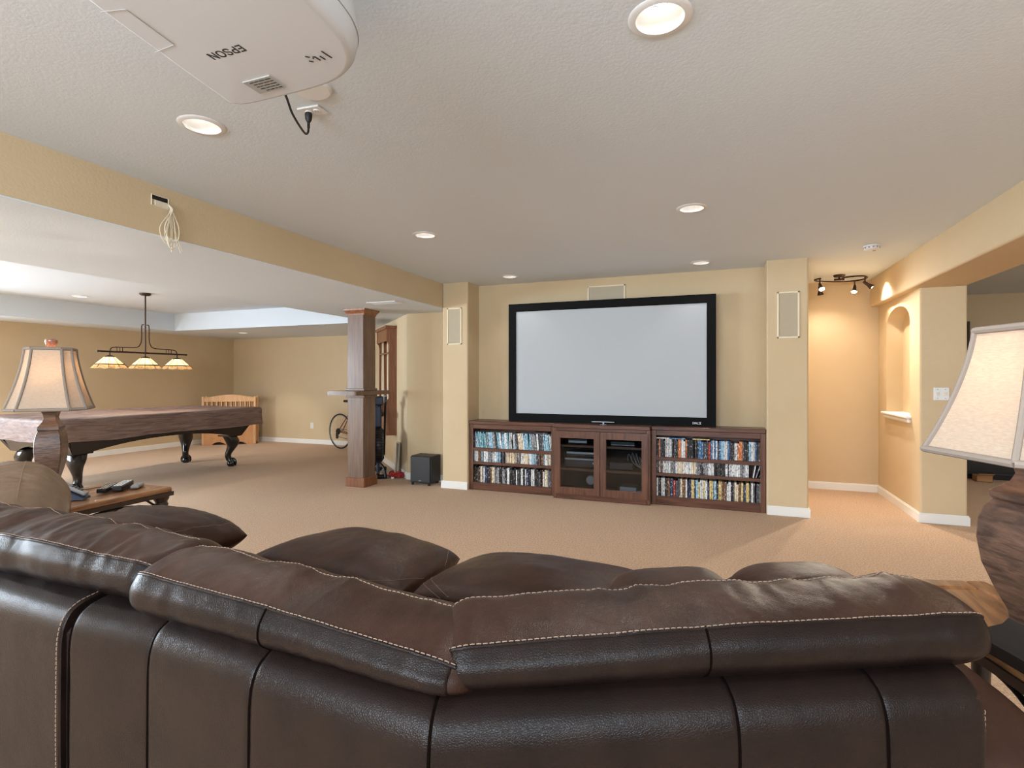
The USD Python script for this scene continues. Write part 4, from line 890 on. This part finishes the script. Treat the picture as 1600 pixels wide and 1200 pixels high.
# end tables
def end_table(center, rz, L, Wd, ztop, label):
    """L along local y, Wd along local x"""
    t = thing('end_table', label, 'end table', (center[0], center[1], 0), rz)
    f = .07; z1, z0 = ztop, ztop - .035
    for s in (-1, 1):
        lobj('frame_board', cbox(s * Wd / 2 - (f if s > 0 else 0), s * Wd / 2 + (0 if s > 0 else f), -L / 2, L / 2, z0, z1, .007), 'table_wood', t)
        lobj('frame_board', cbox(-Wd / 2 + f, Wd / 2 - f, s * L / 2 - (f if s > 0 else 0), s * L / 2 + (0 if s > 0 else f), z0, z1, .007), 'table_wood', t)
    lobj('top_panel', cbox(-Wd / 2 + f, Wd / 2 - f, -L / 2 + f, L / 2 - f, z0 + .004, z1 - .006, .002), 'table_wood', t)
    lobj('edge_moulding', ring_plate(sg.box(-Wd / 2 - .006, -L / 2 - .006, Wd / 2 + .006, L / 2 + .006), sg.box(-Wd / 2 + .05, -L / 2 + .05, Wd / 2 - .05, L / 2 - .05), z0 - .022, z0 + .004), 'table_dark', t)
    for sx_ in (-1, 1):
        for sy_ in (-1, 1):
            x, y = sx_ * (Wd / 2 - .045), sy_ * (L / 2 - .045)
            lobj('leg', lathe([(.018, 0), (.022, .02), (.024, .2), (.028, ztop - .26), (.024, ztop - .2), (.036, ztop - .17), (.03, ztop - .145), (.042, ztop - .115), (.034, ztop - .095), (.046, ztop - .075), (.046, z0 - .02)], 20, (x, y, 0)), 'table_dark', t)
    for sx_ in (-1, 1):
        x = sx_ * (Wd / 2 - .045)
        pth = smooth_path([(x, -L / 2 + .06, z0 - .16), (x, -L / 4, z0 - .065), (x, 0, z0 - .04), (x, L / 4, z0 - .065), (x, L / 2 - .06, z0 - .16)], 30)
        lobj('iron_scroll', cat(tube(pth, .008, 8), *[tube([(x, s * (L / 2 - .06), z0 - .10), (x, s * (L / 2 - .16), z0 - .02)], .007, 8) for s in (-1, 1)]), 'iron', t)
    lobj('lower_shelf', cbox(-Wd / 2 + .03, Wd / 2 - .03, -L / 2 + .03, L / 2 - .03, .14, .165, .005), 'table_dark', t)
    return t
end_table((-3.665, 2.165), 3, .74, .53, .612, 'wood end table with iron scrolls left of the sofa')
end_table((.815, 2.0), 15, .74, .36, .612, 'wood end table with dark legs right of the sofa')

# telephone and remotes on the left table
zt = .613
t = thing('telephone', 'cordless telephone in a dark blue cradle on the left end table', 'telephone', (-3.62, 2.065, zt), 35)
lobj('cradle', m3.Manifold.hull_points(np.array([(x, y, z) for y in (-.05, .05) for x, z in ((-.09, 0), (.09, 0), (-.09, .085), (-.06, .09), (.085, .012))])), 'plastic_navy', t, smooth=False)
hs_ = rot(rbox(-.10, .10, -.026, .026, -.012, .016, .011), (0, 1, 0), 28, (0, 0, 0))
lobj('handset', mv(hs_, (.0, 0, .075)), 'plastic_grey', t)
lobj('screen', mv(rot(cbox(-.07, -.025, -.018, .018, .016, .019, .001), (0, 1, 0), 28), (0, 0, .075)), 'label_grey', t)
for r in range(4):
    for c_ in range(3): lobj('key', mv(rot(cbox(-.008 + .02 * r, .005 + .02 * r, -.018 + .013 * c_, -.008 + .013 * c_, .016, .0195, .001), (0, 1, 0), 28), (0, 0, .075)), 'plastic_black', t)
T_ = UsdGeom.Xformable(t); T_.AddScaleOp().Set(Gf.Vec3f(.85, .85, .85))
def remote(x, y, rz, L, Wd, h, body, keym, rows, cols, label):
    t = thing('remote_control', label, 'remote control', (x, y, zt), rz)
    lobj('body', rbox(-L / 2, L / 2, -Wd / 2, Wd / 2, 0, h, .008), body, t)
    lobj('face_plate', cbox(-L / 2 + .008, L / 2 - .008, -Wd / 2 + .006, Wd / 2 - .006, h - .003, h + .0008, .001), 'plastic_ivory' if keym == 'plastic_black' else ('silver' if keym == 'plastic_white' else body), t)
    for r in range(rows):
        for c_ in range(cols):
            X, Y = -L / 2 + .018 + (L - .036) * r / max(rows - 1, 1), -Wd / 2 + .012 + (Wd - .024) * c_ / max(cols - 1, 1)
            lobj('button', cbox(X - .005, X + .005, Y - .0045, Y + .0045, h - .002, h + .0035, .001), keym, t)
remote(-3.70, 2.31, 130, .20, .055, .028, 'plastic_black', 'plastic_black', 7, 3, 'cream-faced black remote control nearest the telephone')
remote(-3.67, 2.39, 130, .22, .06, .034, 'plastic_black', 'plastic_white', 7, 3, 'silver-faced remote control with white buttons, middle one on the left table')
remote(-3.62, 2.45, 130, .12, .05, .02, 'plastic_grey', 'label_grey', 4, 3, 'small grey remote control nearest the table end')

# ================================================================== SECTIONAL SOFA
def catmull_closed(P, n): return smooth_path(np.array(P, float), n, closed=True)
def cushion_mesh(L, prof, A, e, n, nu=130, npf=84, ends=.075, endmin=.5, amp=.006, seed=0, sag=0.0, shift=0.0, z_lift=0.0, tilt=(0, 0, 0)):
    """puffy long cushion: closed profile (n, z) swept along u; returns mesh and the point grid"""
    pf = catmull_closed(prof, npf); cen = pf.mean(0)
    us = np.concatenate([np.linspace(0, ends, 14)[:-1], np.linspace(ends, L - ends, nu - 26), np.linspace(L - ends, L, 14)[1:]])
    S = []
    for u in us:
        d = min(u, L - u); k = 1.0
        if d < ends: k = endmin + (1 - endmin) * math.sqrt(max(0, 1 - ((ends - d) / ends) ** 2))
        q = cen + (pf - cen) * k
        dz = -sag * math.sin(PI * u / L) ** 2 * (pf[:, 1] > cen[1])
        dz = dz + np.interp(u / L, (0, .5, 1), tilt) * np.clip((q[:, 1] - .76) / .08, 0, 1)
        uu = u + shift * (q[:, 0] - cen[0])
        S.append(np.column_stack([uu, q[:, 0], q[:, 1] + dz + z_lift]))
    S = np.array(S)
    e3, n3 = np.array([*e, 0.0]), np.array([*n, 0.0])
    Wp = np.array([*A, 0.0]) + S[..., :1] * e3 + S[..., 1:2] * n3 + S[..., 2:] * np.array([0, 0, 1.0])
    t = loft(Wp); v = np.array(t.vertices); nr = np.array(t.vertex_normals)
    loc = np.concatenate([S.reshape(-1, 3), np.zeros((2, 3))])
    wr = (meshkit.fbm(loc * [16, 5, 5] , 4, seed) - .5) * 2 * amp + (meshkit.fbm(loc * [5, 3, 3], 3, seed + 5) - .5) * 2 * amp * 1.3
    fold = 1 - np.abs(2 * meshkit.fbm(loc * [9, 2.2, 2.2] + meshkit.noise(loc * 4, seed)[:, None] * .8, 2, seed + 9) - 1)
    wr = wr + (fold ** 3 - .45) * amp * 1.3
    up = np.clip((loc[:, 2] - .845) / .05, 0.18, 1)
    v = v + nr * (wr * up)[:, None]
    t = trimesh.Trimesh(v, t.faces, process=False)
    nr = np.array(t.vertex_normals)
    G = v[:-2].reshape(len(us), npf, 3); GN = nr[:-2].reshape(len(us), npf, 3)
    return t, G, GN, pf, us
def stitches(line, nrm, r=.0013, dash=.0085, gap=.0035, lift=.0012):
    """a row of thread dashes along a line on the surface"""
    L = np.concatenate([[0], np.cumsum(np.linalg.norm(np.diff(line, axis=0), axis=1))]); out = []
    x = .0
    while x + dash < L[-1]:
        p = []
        for q in (x, x + dash / 2, x + dash):
            p.append([np.interp(q, L, line[:, k] + nrm[:, k] * (lift + (.0006 if q == x + dash / 2 else -.0004))) for k in range(3)])
        out.append(tube(p, r, 5)); x += dash + gap
    return trimesh.util.concatenate(out)
def nearest_col(pf, target): return int(np.argmin(((pf - np.array(target)) ** 2).sum(1)))
BACKPROF = [(.045, .735), (.008, .762), (-.018, .790), (-.020, .825), (-.006, .852), (.006, .862), (.045, .876), (.10, .887), (.140, .888), (.165, .882), (.210, .864), (.262, .815), (.285, .74), (.275, .62), (.23, .53), (.16, .52), (.11, .60), (.085, .70)]
def back_cushion(parent, A, e, n, L, seed, label=None, seam_at=.5, **kw):
    t, G, GN, pf, us = cushion_mesh(L, BACKPROF, A, e, n, seed=seed, **kw)
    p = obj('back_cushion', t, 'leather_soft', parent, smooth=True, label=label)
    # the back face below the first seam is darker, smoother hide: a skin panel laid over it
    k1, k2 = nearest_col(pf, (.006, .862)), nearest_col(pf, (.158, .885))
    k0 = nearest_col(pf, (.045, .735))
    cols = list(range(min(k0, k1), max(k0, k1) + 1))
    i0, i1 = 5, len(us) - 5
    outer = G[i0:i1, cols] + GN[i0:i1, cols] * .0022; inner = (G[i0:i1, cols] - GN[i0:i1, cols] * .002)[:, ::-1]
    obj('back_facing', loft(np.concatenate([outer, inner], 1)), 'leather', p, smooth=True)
    obj('stitching', cat(stitches(G[4:-4, k1] + GN[4:-4, k1] * .002, GN[4:-4, k1]), stitches(G[6:-6, k2], GN[6:-6, k2])), 'thread', p, smooth=False, kind='stuff')
    ko = k1 + (1 if k1 < k0 else -1)
    obj('piping', tube(G[4:-4, ko] + GN[4:-4, ko] * .001, .0035, 8), 'leather', p)
    im = int(len(us) * seam_at)
    ln = G[im, cols] + GN[im, cols] * .0016
    obj('seam', tube(ln, .0028, 6), 'seam_dark', p)
    return p
FRAME = [(.10, .07), (-.048, .07), (-.060, .12), (-.065, .40), (-.064, .61), (-.062, .675), (-.055, .712), (-.040, .739), (-.017, .754), (.0, .759), (.05, .765), (.10, .762)]
def frame_profile():
    P = np.array(FRAME); q = [P[0]]
    q += list(smooth_path(P[1:], 40)); return np.array(q)
FP = frame_profile()
def frame_panel(parent, pts, g=.003, n0=None, n1=None):
    """back panel between two seams along plan points; its ends roll into the seam"""
    pts = np.array(pts, float); d = np.concatenate([[0], np.cumsum(np.linalg.norm(np.diff(pts, axis=0), axis=1))]); L = d[-1]
    T = np.gradient(pts, axis=0); T /= np.linalg.norm(T, axis=1, keepdims=True)
    us = np.concatenate([[0, .002, .005, .009, .014], np.linspace(.02, L - .02, max(6, int(L / .03))), [L - .014, L - .009, L - .005, L - .002, L]])
    S = []; cen = np.array([.0, .4])
    for u in us:
        p = np.array([np.interp(u, d, pts[:, k]) for k in (0, 1)]); t = np.array([np.interp(u, d, T[:, k]) for k in (0, 1)]); t /= np.linalg.norm(t); n = np.array([-t[1], t[0]])
        for nn_, far in ((n0, u), (n1, L - u)):
            if nn_ is not None:
                w_ = max(0, 1 - far / .09) ** 1.5; n = n * (1 - w_) + np.array(nn_) * w_
        e = min(u, L - u); ins = g * max(0, 1 - e / .014) ** 2
        q = FP.copy(); tn = np.gradient(FP, axis=0); tn /= np.maximum(np.linalg.norm(tn, axis=1, keepdims=True), 1e-9)
        nn = np.column_stack([-tn[:, 1], tn[:, 0]]); q = q - nn * ins * (-1 if ((FP - cen) * nn).sum() < 0 else 1)
        S.append(np.column_stack([p[0] + n[0] * q[:, 0], p[1] + n[1] * q[:, 0], q[:, 1]]))
    m = loft(S); m = noise_push(m, .0016, 6, 3)
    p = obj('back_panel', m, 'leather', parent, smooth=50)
    n = np.array([-T[0][1], T[0][0]]) if n0 is None else np.array(n0)
    q = FP[1:-1]; ln = np.column_stack([pts[0][0] + n[0] * (q[:, 0] + .0025), pts[0][1] + n[1] * (q[:, 0] + .0025), q[:, 1] - .0025])
    obj('seam', tube(ln, .0032, 6), 'seam_dark', p)
    return p
def pillow(quad, zt, zb, puff=.03, p=5.0, n=44, amp=.006, seed=0, stretch=(6, 6, 6), crown=0.0):
    """soft cushion over a plan quad (corners in order), rounded all around"""
    Q = np.array(quad, float); a = np.sin(np.linspace(-PI / 2, PI / 2, n))
    A, B = np.meshgrid(a, a, indexing='ij')
    def edge(x): return np.clip(1 - np.abs(x) ** p, 0, 1) ** (1 / 2.2)
    hgt = edge(A) * edge(B)
    # pull the corners in a little so the plan outline is rounded
    rr_ = 1 - .035 * (np.abs(A) * np.abs(B)) ** 3
    U, V = (A * rr_ + 1) / 2, (B * rr_ + 1) / 2
    XY = (Q[0] * ((1 - U) * (1 - V))[..., None] + Q[1] * (U * (1 - V))[..., None] + Q[2] * (U * V)[..., None] + Q[3] * ((1 - U) * V)[..., None])
    zm = (zt + zb) / 2; dome = puff * (1 - A ** 2) * (1 - B ** 2) + crown * (1 - B ** 2)
    top = zm + (zt - zm) * hgt + dome * hgt; bot = zm - (zm - zb) * hgt
    T = np.concatenate([XY, top[..., None]], 2); Bm = np.concatenate([XY, bot[..., None]], 2)
    w = (meshkit.fbm(T * np.array(stretch), 4, seed) - .5) * 2 * amp
    T[..., 2] += w * np.clip(hgt * 1.4, 0, 1)
    idx = np.arange(n * n).reshape(n, n)
    def quads(I, flip):
        q = np.stack([I[:-1, :-1], I[1:, :-1], I[1:, 1:], I[:-1, 1:]], -1).reshape(-1, 4)
        return q[:, ::-1] if flip else q
    F = np.vstack([quads(idx, False), quads(idx + n * n, True)])
    m = trimesh.Trimesh(np.vstack([T.reshape(-1, 3), Bm.reshape(-1, 3)]), np.vstack([F[:, [0, 1, 2]], F[:, [0, 2, 3]]]), process=False)
    m.merge_vertices(digits_vertex=6)
    if m.volume < 0: m.invert()
    m.T_grid = T
    return m
def surface_line(G, pts):
    """follow a polyline of (i,j) fractions over a pillow's top grid"""
    n = G.shape[0]; out = []
    P = smooth_path(np.array([(a, b, 0) for a, b in pts]), 60)
    for a, b, _ in P:
        x, y = np.clip(a, 0, 1) * (n - 1), np.clip(b, 0, 1) * (n - 1); i, j = min(int(x), n - 2), min(int(y), n - 2); u, v = x - i, y - j
        out.append(G[i, j] * (1 - u) * (1 - v) + G[i + 1, j] * u * (1 - v) + G[i + 1, j + 1] * u * v + G[i, j + 1] * (1 - u) * v)
    return np.array(out)
def soft_part(parent, name, quad, zt, zb, matn='leather_soft', lines=(), **kw):
    m = pillow(quad, zt, zb, **kw); p = obj(name, m, matn, parent, smooth=True)
    for ln in lines:
        q = surface_line(m.T_grid, ln); N = np.tile([0, 0, 1.0], (len(q), 1))
        obj('stitching', stitches(q, N, r=.0011), 'thread', p, smooth=False, kind='stuff')
    return p
# plan lines: M0..M1 middle section, R0..R1 right section, L0..L1 left section (contact line of cushions on the frame)
ang = math.radians(26.5)
R0 = np.array([-.478, .868]); re = np.array([math.cos(ang), math.sin(ang)]); rn = np.array([-math.sin(ang), math.cos(ang)])
me, mn = np.array([1.0, 0.0]), np.array([0.0, 1.0])
RL = 1.035
# --- left section
s1 = thing('sofa_section', 'left dark brown leather sofa section nearest the end table', 'sofa', (-2.2, 1.3, 0))
frame_panel(s1, [(-2.95, .965), (-2.5, .955), (-2.05, .94), (-1.545, .918)])
sidep = obj('side_panel', cat(cbox(-1.560, -1.533, .868, 1.12, .07, .70, .01)), 'leather', s1)
gl = np.array([(-1.545, .918 + a, b) for a, b in FP[2:-1]]); gn = np.tile([.2, -.98, .1], (len(gl), 1))
obj('stitching', stitches(gl - [.012, 0, 0], gn, lift=.003), 'thread', sidep, smooth=False, kind='stuff')
back_cushion(s1, (-2.62, .945), me, mn, 1.29, 21, seam_at=.45, amp=.014, tilt=(.02, .012, .0))
soft_part(s1, 'seat_cushion', [(-2.36, 1.15), (-1.40, 1.15), (-1.40, 2.02), (-2.36, 2.02)], .46, .24, puff=.02, seed=31, amp=.008)
soft_part(s1, 'arm_pad', [(-2.96, 1.15), (-2.30, 1.15), (-2.22, 2.08), (-2.94, 2.22)], .65, .43, puff=.06, seed=32, amp=.03, stretch=(3, 13, 8), p=4, lines=([(.80, .2), (.82, .6), (.82, .95)],))
obj('arm_body', rbox(-2.90, -2.38, 1.0, 2.10, .07, .50, .05), 'leather', s1)
obj('seat_base', cbox(-2.38, -1.42, 1.0, 1.96, .07, .27, .02), 'leather', s1)
soft_part(s1, 'footrest', [(-2.32, 2.10), (-1.29, 2.02), (-1.26, 2.56), (-2.10, 2.74)], .465, .30, puff=.04, seed=33, amp=.012, stretch=(8, 4, 6), lines=([(.04, .35), (.16, .75), (.20, .97)], [(.55, .03), (.80, .14), (.97, .40)], [(.80, .97), (.86, .75), (.97, .6)]))
obj('footrest_base', cbox(-2.0, -1.45, 2.0, 2.4, .10, .36, .03), 'leather', s1)
# second, angled back cushion at the far left end
fa = math.radians(-30); fe = np.array([math.cos(fa), math.sin(fa)]); fn = np.array([-math.sin(fa), math.cos(fa)])
c0 = np.array([-2.84, 1.20])
BP2 = [(n_ * 1.25, .52 + (z_ - .52) * 1.17) for n_, z_ in BACKPROF]
tt_, G_, GN_, pf_, us_ = cushion_mesh(.98, BP2, c0 - fe * .70, fe, fn, seed=41, amp=.018, ends=.34, endmin=.30, tilt=(-.01, -.04, -.17))
ec = obj('end_cushion', tt_, 'leather_tan', s1, smooth=True)
k2_ = nearest_col(pf_, (.19, .97)); obj('stitching', stitches(G_[8:-8, k2_], GN_[8:-8, k2_]), 'thread', ec, smooth=False, kind='stuff')
# --- middle section
s2 = thing('sofa_section', 'middle dark brown leather sofa section with three back panels', 'sofa', (-1.0, 1.3, 0))
mid_line = lambda x: np.interp(x, [-1.56, -1.23, -.89, -.478], [.918, .925, .895, .868])
def seg(xa, xb): return [(x, mid_line(x)) for x in np.linspace(xa, xb, 8)]
for a_, b_ in ((-1.518, -1.235), (-1.235, -.893)): frame_panel(s2, seg(a_, b_))
MIT = np.array([0, 1.0]) + rn; MIT = MIT / np.linalg.norm(MIT) / math.cos(ang / 2)
frame_panel(s2, seg(-.893, -.478), n1=MIT)
back_cushion(s2, (-1.375, .905), np.array([.9985, -.0545]), np.array([.0545, .9985]), .955, 22, seam_at=.50, amp=.013, tilt=(.0, -.012, -.034))
soft_part(s2, 'seat_cushion', [(-1.39, 1.15), (-.66, 1.10), (-.60, 1.98), (-1.34, 2.00)], .46, .24, puff=.03, seed=34, amp=.008)
obj('seat_base', cbox(-1.37, -.66, 1.0, 1.92, .07, .27, .02), 'leather', s2)
soft_part(s2, 'footrest', [(-1.27, 2.02), (-.44, 1.98), (-.29, 2.62), (-1.17, 2.56)], .465, .30, puff=.04, seed=35, amp=.012, stretch=(4, 8, 6), lines=([(.06, .30), (.16, .18), (.30, .04)], [(.10, .35), (.20, .22), (.34, .06)]))
obj('footrest_base', cbox(-1.1, -.55, 1.95, 2.35, .10, .36, .03), 'leather', s2)
# --- right section
s3 = thing('sofa_section', 'right dark brown leather sofa section angled toward the right lamp', 'sofa', (.1, 1.5, 0))
rp = lambda s: tuple(R0 + re * s)
for a_, b_ in ((.0, .545), (.545, .835), (.835, RL)): frame_panel(s3, [rp(q) for q in np.linspace(a_, b_, 8)], n0=MIT if a_ == 0 else None)
back_cushion(s3, R0 + re * -.005, re, rn, RL + .10, 23, seam_at=.46, amp=.010, tilt=(-.020, .0, .0))
for a_, b_ in ((.40, .70), (.71, 1.02)):
    q = [R0 + re * a_ + rn * .14, R0 + re * b_ + rn * .14, R0 + re * b_ + rn * .34, R0 + re * a_ + rn * .34]
    soft_part(s3, 'head_pad', q, .868, .70, puff=.008, seed=int(a_ * 100), amp=.006)
q = [R0 + re * .12 + rn * .28, R0 + re * 1.0 + rn * .28, R0 + re * 1.0 + rn * 1.10, R0 + re * .10 + rn * 1.12]
soft_part(s3, 'seat_cushion', q, .46, .24, puff=.03, seed=36, amp=.008)
bx_ = lambda a, b, c, d, z0, z1, r: frame_map(rbox(a, b, c, d, z0, z1, r), (*R0, 0), (*re, 0), (*rn, 0), (0, 0, 1))
obj('seat_base', bx_(.1, 1.0, .12, 1.05, .07, .27, .03), 'leather', s3)
obj('side_panel', bx_(RL - .03, RL + .012, -.052, .16, .07, .735, .02), 'leather_soft', s3)
ln = np.array([(*(R0 + re * (RL + .0135) + rn * (-.045)), z) for z in np.linspace(.10, .70, 40)])
obj('stitching', stitches(ln, np.tile([*re, 0], (40, 1)), lift=.001), 'thread', s3, smooth=False, kind='stuff')
q = [R0 + re * 1.03 - rn * .05, R0 + re * 1.31 - rn * .03, R0 + re * 1.31 + rn * 1.0, R0 + re * 1.0 + rn * 1.0]
soft_part(s3, 'arm_pad', q, .64, .40, puff=.04, seed=37, amp=.010, p=4)
obj('arm_body', bx_(1.05, 1.28, .0, .98, .07, .52, .05), 'leather_soft', s3)
